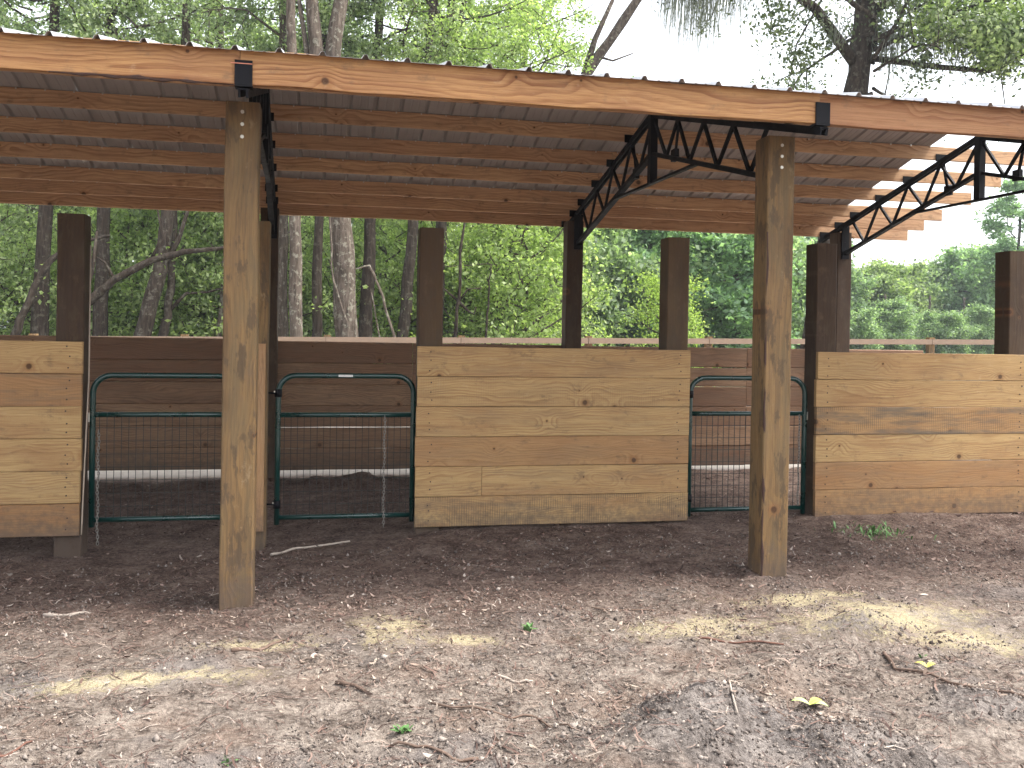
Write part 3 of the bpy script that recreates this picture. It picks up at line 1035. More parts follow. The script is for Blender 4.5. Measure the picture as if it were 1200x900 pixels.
# trunks the photograph lets one tell apart, from left to right
tree('leaning_tree', (-7.75, 21), [(0, 0, 0), (0.25, 0, 1.4), (0.63, 0, 2.4), (0.90, 0, 3.1), (1.2, 0, 3.55), (1.9, 0, 4.0), (2.6, 0, 4.2)], [.13, .115, .10, .09, .08, .06, .03],
     None, 'slender mossy trunk arching over to the right at the far left', bark=0.15)
tree('oak_tree', (-7.35, 22.5), straight(12, (0.4, 0)), taper(.24), 'midA', 'dark trunk with grey green crown standing at the far left', tint=-0.15, bark=0.1, rot=0.4)
tree('arching_oak', (-6.1, 20), [(0, 0, 0), (0.15, 0, 1.2), (0.50, 0, 2.2), (1.30, 0, 2.95), (2.15, 0, 3.47), (3.0, 0, 3.74), (3.9, 0, 3.86), (4.6, 0, 4.1)], [.17, .15, .12, .105, .09, .075, .055, .025],
     None, 'oak with one heavy limb arching low to the right behind the left wall', bark=0.05,
     branches=[([(1.30, 0, 2.95), (1.05, 0, 3.4), (0.80, 0.1, 3.55)], .05, .02), ([(2.15, 0, 3.45), (2.45, 0.1, 4.1), (2.3, 0.1, 4.9)], .05, .02), ([(0.5, 0, 2.2), (0.75, 0, 3.2), (0.85, 0, 4.2)], .08, .03)])
tree('oak_tree', (-5.7, 22.5), straight(13, (0.2, 0)), taper(.21), 'midB', 'dark straight trunk under the arching limb behind the left gate', tint=0.1, bark=0.1, rot=1.4)
tree('oak_tree', (-4.75, 22), [(0, 0, 0), (0.24, 0, 1.4), (0.75, 0, 3.4), (0.90, 0, 4.8), (1.3, 0, 9), (1.4, 0, 13)], [.27, .24, .20, .18, .14, .06], 'midA', 'thick trunk leaning right behind the left gate', tint=0.05, bark=0.3, rot=2.2,
     branches=[([(0.75, 0, 3.4), (1.2, 0, 4.2), (1.6, 0, 5.6)], .10, .04)])
tree('forked_tree', (-4.1, 22.6), [(0, 0, 0), (0.06, 0, 1.4), (0.22, 0, 2.3), (0.3, 0, 3.4), (0.4, 0, 8)], [.15, .14, .12, .10, .05], None, 'forked grey tree with a crooked side branch behind the left gate', bark=0.35,
     branches=[([(0.22, 0, 2.2), (0.7, 0, 2.75), (1.3, 0, 2.8), (2.1, 0, 3.05)], .06, .02)])
for i, (x, y, h, ln, r) in enumerate(sorted(((-3.6, 25, 7, 0.3, .05), (-3.15, 25, 9, -0.2, .06), (-2.6, 23, 8, 0.5, .08), (-5.6, 25, 8, 0.2, .05), (-2.1, 26, 9, 0.1, .09)), key=lambda q: q[0] / (q[1] + 5.6))):
    tree('thin_tree', (x, y), straight(h, (ln, 0)), taper(r), 'sap', ('leftmost', 'second', 'third', 'fourth', 'rightmost')[i] + ' of the thin grey saplings among the trunks behind the left gate', bark=0.75, rot=i * 1.1, group='thin saplings behind the left gate', tint=0.4, zs=1.2)
tree('oak_tree', (-0.68, 22.5), straight(14, (-0.1, 0)), taper(.22), 'midB', 'grey trunk close beside the rear post of the middle gate', tint=-0.05, bark=0.45, rot=2.9)
tree('oak_tree', (-0.10, 19), straight(14, (-0.4, 0)), taper(.19), None, 'pale lichen spotted trunk behind the left of the middle gate', bark=0.85)
tree('oak_tree', (0.30, 22), straight(14, (0.1, 0)), taper(.17), 'midA', 'slim dark trunk between two pale trunks behind the middle gate', tint=0.1, bark=0.15, rot=4.0)
tree('oak_tree', (1.20, 20), [(0, 0, 0), (-0.05, 0, 1.5), (-0.2, 0, 4), (-0.45, 0, 6.8), (-0.62, 0, 8.4)], [.36, .33, .31, .29, .27], None, 'large pale grey trunk forking above the roof behind the middle gate', tint=0.1, bark=0.8, rot=0.6, crown_off=(-0.6, 0),
     branches=[([(-0.6, 0, 8.0), (-0.95, 0, 9.2), (-1.15, 0, 11), (-1.6, 0, 14)], .24, .12), ([(-0.6, 0, 8.2), (-0.5, 0, 9.6), (-0.2, 0, 11.5), (-0.1, 0, 14)], .25, .14),
               ([(-0.4, 0.1, 6.6), (-1.1, 0.1, 8.6), (-1.5, 0.1, 11)], .12, .05)])
tree('vine_stem', (1.38, 18.4), [(0, 0, 0), (-0.25, 0, 1.9), (-0.62, 0, 3.0), (-0.72, 0, 4.6), (-0.6, 0, 7)], [.03, .03, .025, .022, .02], None, 'pale woody vine climbing the large grey trunk', cat='vine', bark=1.0)
tree('oak_tree', (1.74, 22.5), straight(13, (0.35, 0)), taper(.23), 'midB', 'dark brown trunk just right of the large pale trunk', tint=0.1, bark=0.05, rot=5.0)
tree('fallen_pole', (2.55, 15.5), [(0, 0, 0), (-0.40, 0, 1.6), (-0.82, 0, 2.8), (-1.02, 0, 3.2), (-1.35, 0, 3.1)], [.03, .03, .028, .022, .012], None, 'pale bent dead pole leaning left before the woods', cat='branch', bark=1.3)
tree('fallen_pole', (2.05, 15.6), [(0, 0, 0), (-0.22, 0, 1.5), (-0.45, 0, 2.6)], [.022, .02, .012], None, 'thin grey dead pole leaning beside the pale bent pole', cat='branch', bark=0.9)
tree('oak_tree', (2.78, 22.5), straight(13, (0.95, 0)), taper(.20), 'midA', 'dark trunk leaning right beside the central wall post', tint=0.25, bark=0.2, rot=0.9)
tree('oak_tree', (3.9, 22.8), straight(12, (0.35, 0)), taper(.22), 'midB', 'forked dark trunk rising above the roof over the central wall', tint=0.65, bark=0.15, rot=1.9,
     branches=[([(0.28, 0, 9.6), (0.0, 0, 11.2), (-0.35, 0, 13)], .12, .06), ([(0.28, 0, 9.6), (0.6, 0, 11.2), (0.95, 0, 13)], .12, .06)])
tree('crooked_sapling', (3.80, 18), [(0, 0, 0), (0.08, 0, 1.6), (0.12, 0, 2.6), (0.22, 0, 4.2), (0.42, 0, 5.6)], [.05, .047, .042, .034, .015], None, 'thin dark crooked sapling behind the central wall', bark=0.0,
     branches=[([(0.12, 0, 2.55), (-0.25, 0, 2.85), (-0.5, 0, 2.95)], .03, .012), ([(0.12, 0, 2.5), (0.38, 0, 2.85), (0.75, 0, 2.9)], .03, .012), ([(0.12, 0, 2.55), (0.38, 0, 2.3), (0.55, 0, 2.2), (0.6, 0, 2.4)], .04, .015)])
tree('leaning_oak', (5.95, 24), [(0, 0, 0), (0.06, 0, 1.5), (0.36, 0, 3.6), (1.3, 0, 6.2), (2.93, 0, 10.3), (4.65, 0, 12.9), (5.6, 0, 14.2)], [.34, .31, .24, .21, .17, .15, .08], 'tallA', 'stout oak with yellow green leaves and a limb sweeping up right over the roof', tint=0.6, bark=0.35, rot=3.3,
     zs=0.86, branches=[([(0.36, 0, 3.5), (0.2, 0, 4.6), (0.15, 0, 6.5), (0.1, 0, 9)], .15, .05), ([(2.75, 0, 9.8), (3.3, 0.1, 11.6), (4.0, 0.1, 13.2)], .13, .06), ([(3.4, 0, 11.0), (3.9, 0, 10.9), (4.6, 0, 11.2)], .05, .02)])
tree('sapling', (4.75, 19), straight(3.6, (0.2, 0)), taper(.04), None, 'short thin sapling left of the stout oak', bark=0.0)
tree('oak_tree', (7.65, 28), straight(15, (0.05, 0)), taper(.17), 'midB', 'straight slim trunk seen above the roof beside the sweeping limb', tint=0.45, bark=0.4, rot=3.9, zs=0.95)
tree('pine_tree', (16.35, 42), straight(15, (-0.1, 0)), taper(.12), 'pine', 'bare slender pine pole seen right of the rear truss post', tint=-0.5, bark=0.7, zs=1.1)
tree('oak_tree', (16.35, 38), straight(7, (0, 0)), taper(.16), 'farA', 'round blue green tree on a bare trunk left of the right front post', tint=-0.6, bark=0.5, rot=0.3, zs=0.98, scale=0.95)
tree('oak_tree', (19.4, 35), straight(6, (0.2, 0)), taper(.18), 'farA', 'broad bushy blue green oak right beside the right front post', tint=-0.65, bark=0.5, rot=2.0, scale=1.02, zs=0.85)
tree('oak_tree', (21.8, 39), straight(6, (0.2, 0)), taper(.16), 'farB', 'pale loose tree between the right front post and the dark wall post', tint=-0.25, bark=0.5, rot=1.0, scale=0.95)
big = tree('live_oak', (12.75, 16), [(0, 0, 0), (0.1, 0, 1.6), (0.55, 0, 5), (1.1, 0, 8.0), (1.36, 0, 10.4), (1.6, 0, 12.5)], [.40, .36, .32, .30, .28, .2], 'high', 'big dark live oak trunk rising above the roof at the right with moss', tint=0.05, bark=0.12, rot=0.5, crown_off=(1.3, -0.5),
           branches=[([(1.1, 0, 8.8), (-0.4, -0.6, 9.9), (-2.0, -1.2, 10.3), (-3.6, -1.8, 10.2), (-5.2, -2.2, 10.0)], .15, .04),
                     ([(1.2, 0, 9.0), (2.6, -1.2, 8.5), (3.6, -1.8, 8.3), (5.6, -2.6, 9.3)], .09, .04), ([(1.3, 0, 10), (2.6, -0.8, 11), (4.5, -1.5, 11.2)], .14, .05)])


def moss(parent, spots, seed):
    g = np.random.default_rng(seed)
    V_, F_ = [], []
    for (x, y, z, spread, n, lmin, lmax) in spots:
        for i in range(n):
            px, py = x + g.normal(0, spread), y + g.normal(0, spread * 0.5)
            pz, L = z + g.normal(0, 0.15), g.uniform(lmin, lmax) * g.uniform(0.5, 1)
            k = 6
            a = g.uniform(0, math.pi)
            wx, wy = math.cos(a), math.sin(a)
            b = len(V_)
            ox = oy = 0.0
            for j in range(k + 1):
                w = 0.0085 * (1 - 0.75 * j / k)
                ox += g.normal(-0.012, 0.022)
                oy += g.normal(0, 0.02)
                V_ += [(px + ox - wx * w, py + oy - wy * w, pz - L * j / k), (px + ox + wx * w, py + oy + wy * w, pz - L * j / k)]
            F_ += [(b + 2 * j, b + 2 * j + 1, b + 2 * j + 3, b + 2 * j + 2) for j in range(k)]
    return tag(add('moss', np_mesh('moss', np.array(V_), np.array(F_), M['moss']), parent), kind='stuff')


moss(big, [(-4.6, -2.1, 9.9, 0.28, 260, 0.8, 2.3), (-3.8, -1.9, 10.0, 0.32, 300, 1.0, 2.9), (-3.0, -1.6, 10.0, 0.22, 150, 0.5, 1.7), (0.2, -0.6, 9.6, 0.2, 60, 0.4, 1.2), (-1.2, -0.8, 10.0, 0.3, 50, 0.4, 1.0), (2.9, -1.4, 9.2, 0.45, 180, 0.6, 1.6), (4.0, -2.0, 9.4, 0.5, 140, 0.5, 1.3), (1.9, -0.4, 9.6, 0.25, 150, 0.6, 2.3)], 5)


def spray(parent, spots, seed, leaf=0.07, mat='leaf_dark'):
    g = np.random.default_rng(seed)
    cen = np.concatenate([np.array((x, y, z)) + g.normal(0, 1, (n, 3)) * np.array((sx, sx * 0.7, sz)) for (x, y, z, sx, sz, n) in spots])
    o = add('foliage', leaf_mesh('foliage', cen, leaf * g.uniform(0.5, 1.3, len(cen)), seed, M[mat]), parent)
    return o


sp = spray(big, [(-4.9, -2.1, 10.1, 0.35, 0.4, 700), (-4.1, -1.9, 10.3, 0.4, 0.35, 800), (-3.2, -1.7, 10.2, 0.35, 0.4, 600), (-1.6, -1.0, 9.6, 0.45, 0.5, 600), (-0.9, -0.8, 8.6, 0.35, 0.45, 350), (-0.2, -0.6, 9.3, 0.3, 0.6, 400),
                 (2.3, -1.0, 8.9, 0.35, 0.5, 700), (3.2, -1.6, 9.2, 0.5, 0.4, 900), (3.9, -1.8, 8.5, 0.45, 0.30, 600), (4.8, -2.2, 9.0, 0.5, 0.35, 800), (5.4, -2.5, 9.6, 0.5, 0.4, 700), (2.2, -0.9, 10.2, 0.6, 0.4, 900), (3.6, -1.4, 10.5, 0.7, 0.4, 1000), (1.5, 0, 9.9, 0.3, 0.5, 500)], 41)
sp['tint'] = 0.15
sp = spray(big, [(1.9, -2.0, 9.2, 0.35, 0.25, 700), (2.8, -2.1, 9.15, 0.45, 0.30, 1300), (3.7, -2.2, 9.0, 0.45, 0.35, 1500), (4.4, -2.3, 9.3, 0.4, 0.4, 1300), (3.3, -2.2, 8.55, 0.25, 0.2, 350), (2.2, -1.8, 9.9, 0.5, 0.3, 800), (3.6, -2.0, 9.9, 0.6, 0.3, 1000)], 43, 0.075, 'leaf')
sp['tint'] = 0.3
moss(tree('oak_tree', (-3.3, 27), straight(14, (0.3, 0)), taper(.2), 'tallB', 'grey trunk far back behind the left front post', tint=0.1, bark=0.4, rot=0.2), [(0.5, 0, 7, 0.8, 80, 0.5, 1.4)], 6)

# woods that fill the view between the named trunks
fill = [('tallA', -15.5, 31, 0), ('tallB', -12.8, 30.5, .05), ('tallA', -10.2, 31.5, .15), ('tallA', -5.0, 32, .3), ('tallA', -0.2, 32, .25), ('tallA', 4.6, 32, .5), ('tallB', 6.6, 33, .5)]
for i, (kd, x, y, tn) in enumerate(fill):
    tree('woodland_tree', (x, y), straight(13, (rng.normal(0, .4), 0)), taper(rng.uniform(.12, .2)), kd, 'leafy tree merging into the dense woods behind the left half of the barn', tint=tn, bark=rng.uniform(.1, .6), rot=rng.uniform(0, 6),
         group='trees filling the woods behind the barn', zs=rng.uniform(.95, 1.12))
ORD = 'first second third fourth fifth sixth seventh eighth ninth tenth eleventh twelfth thirteenth fourteenth fifteenth sixteenth seventeenth eighteenth nineteenth twentieth'.split()
bearing = lambda q: math.atan2(q[0] - CAM_POS.x, q[1] - CAM_POS.y)
bushes = [(-12.2, 24.0, .3), (-10.2, 24.3, .35), (-8.4, 24.6, .4), (-6.6, 24.6, .5), (-4.9, 24.8, .6), (-3.4, 24.6, .6), (-1.9, 24.8, .5), (-0.5, 24.6, .45), (0.9, 24.8, .5), (2.5, 24.8, .6), (4.2, 25.2, .7), (5.4, 27.0, .8), (7.2, 26.0, .7), (5.0, 24.0, .6), (8.4, 27.5, .45), (6.7, 22.4, .6)]
for i, (x, y, tn) in enumerate(sorted(bushes, key=bearing)):
    tree('woodland_shrub', (x, y), straight(1.2, (0.1, 0)), taper(.04), 'bush', ORD[i] + ' leafy shrub counted from the left in the woods behind the fence', 'shrub', tint=tn, rot=i * 1.3, scale=rng.uniform(.85, 1.2), group='shrubs in the woods behind the fence')
tree('yellow_shrub', (10.35, 20), straight(1.2, (0.1, 0)), taper(.04), 'bush', 'bright yellow green shrub right of the rear truss post', 'shrub', tint=1.25, rot=0.5, scale=0.68)
# far tree line on the right, beyond a clearing
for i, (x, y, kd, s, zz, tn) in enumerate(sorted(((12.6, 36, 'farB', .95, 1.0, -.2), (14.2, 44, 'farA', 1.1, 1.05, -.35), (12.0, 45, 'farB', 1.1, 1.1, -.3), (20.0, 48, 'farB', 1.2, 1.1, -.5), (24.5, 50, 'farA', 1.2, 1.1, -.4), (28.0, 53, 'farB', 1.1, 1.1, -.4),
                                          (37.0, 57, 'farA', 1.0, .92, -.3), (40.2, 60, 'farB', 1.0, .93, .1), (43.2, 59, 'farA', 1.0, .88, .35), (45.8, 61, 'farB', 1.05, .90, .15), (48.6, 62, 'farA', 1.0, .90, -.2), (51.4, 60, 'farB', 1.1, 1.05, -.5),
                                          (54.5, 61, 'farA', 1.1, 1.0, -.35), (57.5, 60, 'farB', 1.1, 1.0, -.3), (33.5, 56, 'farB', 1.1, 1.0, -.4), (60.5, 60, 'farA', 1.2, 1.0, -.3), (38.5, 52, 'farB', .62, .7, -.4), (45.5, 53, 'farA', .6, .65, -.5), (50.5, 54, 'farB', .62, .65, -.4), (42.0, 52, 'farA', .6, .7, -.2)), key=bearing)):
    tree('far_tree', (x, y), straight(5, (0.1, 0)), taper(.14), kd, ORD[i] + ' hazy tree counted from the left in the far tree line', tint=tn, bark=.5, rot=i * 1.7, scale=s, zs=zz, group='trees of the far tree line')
for i, (x, y, kd, s, zz) in enumerate(((-24, 52, 'farA', 1.3, 1.3), (-18, 55, 'farB', 1.3, 1.3), (-12.5, 52, 'farA', 1.3, 1.2), (-7, 55, 'farB', 1.3, 1.3), (-2, 52, 'farA', 1.3, 1.2), (3, 55, 'farB', 1.3, 1.3), (8, 52, 'farA', 1.3, 1.2))):
    tree('back_tree', (x, y), straight(6, (0.1, 0)), taper(.16), kd, 'pale tree glimpsed far behind the trunks of the left woods', tint=.1, bark=.5, rot=i * 1.3, scale=s, zs=zz, group='trees far behind the left woods')
for i, (x, y, s) in enumerate(((33.5, 47, .5), (36.5, 48, .55), (40.5, 48, .5), (43.8, 49, .52), (47.5, 49, .55), (51.5, 50, .5))):
    tree('low_bush', (x, y), straight(1.5, (0.1, 0)), taper(.05), ('farB', 'farA')[i % 2], ORD[i] + ' low bush from the left before the far tree line', 'bush', tint=-.3, rot=i * 2.1, scale=s, zs=.9, group='bushes before the far tree line')
tree('far_pine', (50.6, 54), straight(11.5, (0.3, 0)), taper(.18), 'pine', 'taller dark pine standing over the far tree line at the right edge', tint=-.6, bark=.3, rot=1.0, zs=.82, scale=1.2)
tree('far_pine', (45.5, 75), straight(12, (0.3, 0)), taper(.18), 'farA', 'pale distant tree rising behind the far tree line near the purlin ends', tint=-.6, bark=.3, rot=1.0, zs=1.3, scale=1.15)

# ------------------------------------------------------------------ litter, sticks and sprouts on the ground
def litter(front):
    g = np.random.default_rng(77)
    n = 260000
    y = -2.9 + 7.6 * g.random(n) ** 1.35
    dist = y + 5.57
    x = 0.58 + dist * g.uniform(-0.42, 0.90, n)
    keep0 = g.random(n) < np.clip((dist - 1.0) / 5.0, 0.25, 1)
    x, y = x[keep0], y[keep0]
    n = len(x)
    dens = 0.55 + 1.3 * value_noise(x + 50, y + 50, 21, 1.6) + 0.9 * value_noise(x + 50, y + 50, 22, 4.5)
    dens = np.where((y > -0.4) & (y < 4.8), dens + 0.25, dens - 0.22)
    for cx, cy_, rx, ry in ((0.97, -0.56, 0.17, 0.30), (1.32, -0.76, 0.20, 0.10), (3.72, -0.82, 0.55, 0.26), (3.95, -1.22, 0.3, 0.2)):
        dens -= 0.7 * np.exp(-(((x - cx) / rx) ** 2 + ((y - cy_) / ry) ** 2))
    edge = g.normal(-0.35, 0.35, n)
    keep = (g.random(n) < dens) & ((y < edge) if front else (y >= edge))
    keep &= ~((x > 1.29) & (x < 3.56) & (y > W - 0.03) & (y < W + 0.05))
    x, y = x[keep], y[keep]
    n = len(x)
    z = ground_z(x, y) + 0.004 + g.exponential(0.004, n)
    L = g.lognormal(math.log(0.0120), 0.60, n).clip(0.004, 0.055)
    wd = L * g.uniform(0.08, 0.42, n)
    a = g.uniform(0, 2 * math.pi, n)
    tl, rl = g.normal(0, 0.22, n), g.normal(0, 0.45, n)
    d = np.stack([np.cos(a) * np.cos(tl), np.sin(a) * np.cos(tl), np.sin(tl)], -1)
    b = np.stack([-np.sin(a) * np.cos(rl), np.cos(a) * np.cos(rl), np.sin(rl)], -1)
    c = np.stack([x, y, z], -1)
    v = np.empty((n, 6, 3))
    cu = (L * g.normal(0.12, 0.12, n))[:, None] * np.array([0, 0, 1.0])
    h, w = d * (L / 2)[:, None], b * (wd / 2)[:, None]
    v[:, 0], v[:, 1] = c - h + cu, c - w * 0.9 - h * 0.2
    v[:, 2], v[:, 3] = c + w * 0.9 - h * 0.2, c + w * 0.7 + h * 0.45 + cu * 0.3
    v[:, 4], v[:, 5] = c - w * 0.7 + h * 0.45 + cu * 0.3, c + h + cu
    base = np.arange(n)[:, None] * 6
    q = np.concatenate([base + np.array([0, 2, 1, 1]), base + np.array([1, 2, 3, 4]), base + np.array([4, 3, 5, 5])])
    tri = np.concatenate([base + np.array([0, 2, 1]), base + np.array([1, 2, 3]), base + np.array([1, 3, 4]), base + np.array([4, 3, 5])])
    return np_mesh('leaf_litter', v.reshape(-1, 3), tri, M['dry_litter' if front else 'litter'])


tag(add('leaf_litter', litter(False)), 'reddish brown dead leaves and bark chips in the shade of the roof', 'leaf litter', kind='stuff')
tag(add('dry_litter', litter(True)), 'dry tan leaf bits scattered over the sandy foreground', 'leaf litter', kind='stuff')


def needles():
    g = np.random.default_rng(78)
    n = 9000
    x, y = g.uniform(-2.4, 6.5, n), g.uniform(-2.7, 1.5, n)
    z = ground_z(x, y) + 0.007
    L, a = g.uniform(0.03, 0.13, n), g.uniform(0, 2 * math.pi, n)
    w = 0.0012 + g.exponential(0.0008, n)
    c = np.stack([x, y, z], -1)
    d = np.stack([np.cos(a), np.sin(a), g.normal(0, 0.12, n)], -1) * L[:, None] / 2
    b = np.stack([-np.sin(a), np.cos(a), 0 * a], -1) * w[:, None]
    bend = np.stack([-np.sin(a), np.cos(a), 0 * a], -1) * (L * g.normal(0, 0.12, n))[:, None]
    up_ = np.array([0, 0, 0.003])
    v = np.stack([c - d - b, c - d + b, c + b + bend + up_, c - b + bend + up_, c + d - b, c + d + b], 1)
    base = np.arange(n)[:, None] * 6
    q = np.concatenate([base + np.array([0, 1, 2, 3]), base + np.array([3, 2, 5, 4])])
    return np_mesh('twig_litter', v.reshape(-1, 3), q, M['litter'])


tag(add('twig_litter', needles()), 'fine dead twigs and needles scattered over the sandy soil', 'twigs', kind='stuff')


def crumbs():
    """small clods and grains of soil lying on the surface"""
    g = np.random.default_rng(91)
    n = 60000
    y = -2.9 + 4.2 * g.random(n) ** 1.2
    x = 0.58 + (y + 5.57) * g.uniform(-0.42, 0.90, n)
    dens = 0.35 + 1.2 * value_noise(x + 60, y + 60, 51, 2.3) + 1.0 * value_noise(x + 60, y + 60, 52, 6.0)
    for cx, cy_, rx, ry in ((2.12, -2.18, 0.5, 0.4), (2.6, -2.5, 0.35, 0.25), (3.5, -0.97, 0.25, 0.18), (3.4, -2.1, 0.4, 0.25), (0.5, -2.35, 0.4, 0.25)):
        dens += 0.6 * np.exp(-(((x - cx) / rx) ** 2 + ((y - cy_) / ry) ** 2))
    k_ = g.random(n) < dens
    x, y = x[k_], y[k_]
    n = len(x)
    r = g.lognormal(math.log(0.0036), 0.55, n).clip(0.0015, 0.016)
    c = np.stack([x, y, ground_z(x, y) + r * 0.35], -1)
    octa = np.array([(1, 0, 0), (0, 1, 0), (-1, 0, 0), (0, -1, 0), (0, 0, 1), (0, 0, -1)], float)
    v = c[:, None, :] + octa[None] * r[:, None, None] * g.uniform(0.55, 1.3, (n, 6, 1)) + g.normal(0, 0.22, (n, 6, 3)) * r[:, None, None]
    f = np.array([(0, 1, 4), (1, 2, 4), (2, 3, 4), (3, 0, 4), (1, 0, 5), (2, 1, 5), (3, 2, 5), (0, 3, 5)])
    tri = (np.arange(n)[:, None, None] * 6 + f[None]).reshape(-1, 3)
    return np_mesh('soil_crumbs', v.reshape(-1, 3), tri, M['crumb'])


M['crumb'] = island_material('soil_crumb', [(0.0, (0.060, 0.048, 0.042)), (0.5, (0.19, 0.16, 0.14)), (0.9, (0.28, 0.24, 0.21)), (1.0, (0.36, 0.31, 0.27))], rough=0.95, spec=0.1)
tag(add('soil_crumbs', crumbs()), 'crumbly grains and small clods of grey sandy soil', 'soil', kind='stuff')


def stick(name, pts, r0, r1, mat, label, lift=0.006):
    P = []
    for i in range(len(pts) - 1):
        for k in range(4):
            f = k / 4
            P.append((pts[i][0] * (1 - f) + pts[i + 1][0] * f, pts[i][1] * (1 - f) + pts[i + 1][1] * f))
    P.append(pts[-1])
    mb = MB()
    n = len(P)
    mb.tube([(x + rng.normal(0, .003), y + rng.normal(0, .003), gz(x, y) + lift + 0.004 * math.sin(i * 1.3)) for i, (x, y) in enumerate(P)], [r0 + (r1 - r0) * i / (n - 1) for i in range(n)], 6)
    tag(mb.build(name, M[mat], smooth=True), label, 'stick' if 'stick' in name else 'root')


stick('fallen_stick', [(.66, -1.28), (.74, -1.38), (.79, -1.46)], .011, .006, 'twig', 'short thick dark stick in the left foreground')
stick('curved_root', [(1.05, -1.66), (1.38, -1.78), (1.48, -1.74), (1.53, -1.9), (1.57, -2.03)], .005, .004, 'twig', 'long thin dark root bending down in the centre foreground')
stick('fallen_stick', [(.85, -1.98), (.99, -2.05), (1.08, -2.12), (1.18, -2.13)], .005, .007, 'twig', 'crooked thin stick at the bottom centre')
stick('curved_root', [(2.15, -2.29), (2.23, -1.99), (2.39, -1.63), (2.47, -1.64), (2.46, -1.79)], .0045, .003, 'root', 'pale hooked root on the soil mound')
stick('fallen_stick', [(3.36, -1.41), (3.32, -1.57), (3.38, -1.75), (3.44, -1.97), (3.55, -2.14), (3.7, -2.3)], .009, .006, 'twig', 'long curved stick running to the right edge')
stick('fallen_stick', [(2.37, -2.09), (2.42, -2.13), (2.47, -2.15)], .004, .005, 'twig', 'short dark twig beside the pale hooked root')
stick('red_root', [(-.62, -1.93), (-.53, -1.82), (-.49, -1.73)], .006, .004, 'redroot', 'reddish root at the bottom left corner')
stick('fallen_stick', [(.15, -.84), (.28, -.78), (.39, -.65)], .013, .007, 'twig', 'dark bark stick in front of the left front post')
stick('fallen_stick', [(-.95, .05), (-.82, .02), (-.70, .04)], .012, .008, 'root', 'flat brown stick in the shade at the left')
stick('pale_root', [(.22, 1.33), (.30, 1.42), (.45, 1.50), (.79, 1.62)], .012, .008, 'root', 'whitish root on the soil before the middle gate', lift=.01)
stick('fallen_stick', [(1.40, -1.28), (1.50, -1.36), (1.56, -1.37)], .008, .006, 'root', 'pale broken stick in the middle foreground')
stick('fallen_stick', [(2.15, -.35), (2.3, -.42), (2.5, -.46)], .006, .004, 'twig', 'dark straight twig before the central wall')
stick('fallen_stick', [(2.55, -1.0), (2.75, -1.02), (2.98, -1.10)], .007, .005, 'redroot', 'reddish twig left of the pale yellow mound')


def sprout(name, x, y, n, L, mat, label, cat, w=0.16, spread=0.8, group=None):
    g = np.random.default_rng(int(abs(x * 1000 + y * 77)) + n)
    mb = MB()
    for i in range(n):
        a = g.uniform(0, 6.28)
        el = g.uniform(0.25, 1.2)
        l_ = L * g.uniform(0.5, 1.1)
        bx, by = g.normal(0, L * 0.22 * spread), g.normal(0, L * 0.22 * spread)
        d = Vector((math.cos(a) * math.cos(el), math.sin(a) * math.cos(el), math.sin(el)))
        s = Vector((-math.sin(a), math.cos(a), 0)) * l_ * w / 2
        p0 = Vector((bx, by, 0))
        p1 = p0 + d * l_ * 0.55
        p2 = p0 + d * l_ - Vector((0, 0, l_ * 0.18))
        b = len(mb.v)
        mb.v += [tuple(p0 - s * .4), tuple(p0 + s * .4), tuple(p1 + s), tuple(p1 - s), tuple(p2)]
        mb.f += [(b, b + 1, b + 2, b + 3), (b + 3, b + 2, b + 4)]
    tag(mb.build(name, M[mat], loc=(x, y, gz(x, y) + .002)), label, cat, group)


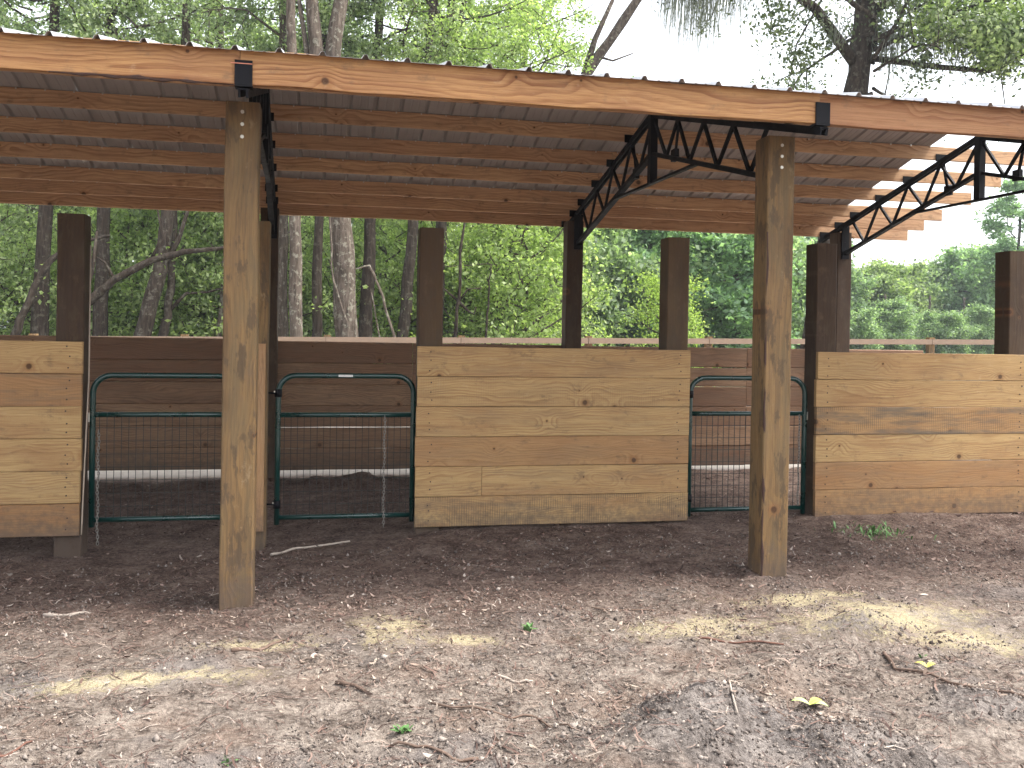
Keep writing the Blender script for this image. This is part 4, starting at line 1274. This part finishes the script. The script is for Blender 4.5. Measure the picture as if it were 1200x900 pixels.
sprout('weed_sprout', .91, -1.86, 16, .055, 'sprout', 'small green weed at the bottom left of the foreground', 'weed', .35)
sprout('weed_sprout', 1.70, -.66, 20, .065, 'sprout', 'small green weed just before the shade of the roof', 'weed', .3)
sprout('weed_patch', 4.92, 1.12, 130, .11, 'sprout', 'low dark green weed patch before the right wall', 'weed', .14, 6)
bpy.data.objects['weed_patch']['kind'] = 'stuff'
sprout('grass_tuft', 2.42, W - .05, 26, .075, 'twig', 'dry grass tuft at the foot of the central wall', 'grass tuft', .07, 1.5)
sprout('weed_sprout', .25, -2.05, 8, .05, 'sprout', 'tiny weed near the bottom left corner', 'weed', .3)
sprout('weed_sprout', 3.50, -1.52, 8, .045, 'sprout', 'tiny weed beside the yellow leaf at the right', 'weed', .4)


def leaf_thing(name, x, y, L, parts, label):
    t = thing(name, (x, y, gz(x, y) + .012), label, 'leaf')
    for i, (a, mat) in enumerate(parts):
        mb = MB()
        n = 7
        rows = []
        for k in range(n):
            f = k / (n - 1)
            w = L * .26 * math.sin(math.pi * min(1, f * .93 + .07)) + .001
            zz = .012 * math.sin(f * 2.6)
            c = Vector((math.cos(a) * L * f, math.sin(a) * L * f, zz))
            s = Vector((-math.sin(a), math.cos(a), 0)) * w
            rows.append([c - s + Vector((0, 0, w * .35)), c, c + s + Vector((0, 0, w * .35))])
        for r in rows:
            mb.v += [tuple(p) for p in r]
        for k in range(n - 1):
            b = k * 3
            mb.f += [(b, b + 1, b + 4, b + 3), (b + 1, b + 2, b + 5, b + 4)]
        mb.build('blade', M[mat], t, smooth=True)


leaf_thing('fallen_leaf', 2.62, -2.01, .075, ((0.3, 'yellowleaf'), (2.6, 'paleleaf'), (-.6, 'paleleaf')), 'fallen leaf half yellow and half pale green on the right foreground soil')
leaf_thing('fallen_leaf', 3.43, -1.66, .06, ((0.2, 'yellowleaf'), (2.2, 'yellowleaf')), 'small bright yellow leaf beside the long curved stick')


# ------------------------------------------------------------------ the air: thin even haze
def haze():
    me_o = MB().box(-420, 420, -420, 420, -1.6, 24.0)
    k = NT('thin_haze')
    v = k.new('ShaderNodeVolumePrincipled')
    v.inputs['Color'].default_value = (0.86, 0.93, 1.0, 1)
    v.inputs['Density'].default_value = 0.0007
    v.inputs['Anisotropy'].default_value = 0.2
    k.t.links.new(v.outputs[0], k.out.inputs['Volume'])
    o = me_o.build('haze', k.m)
    tag(o, 'thin pale haze in the air', kind='stuff')


haze()
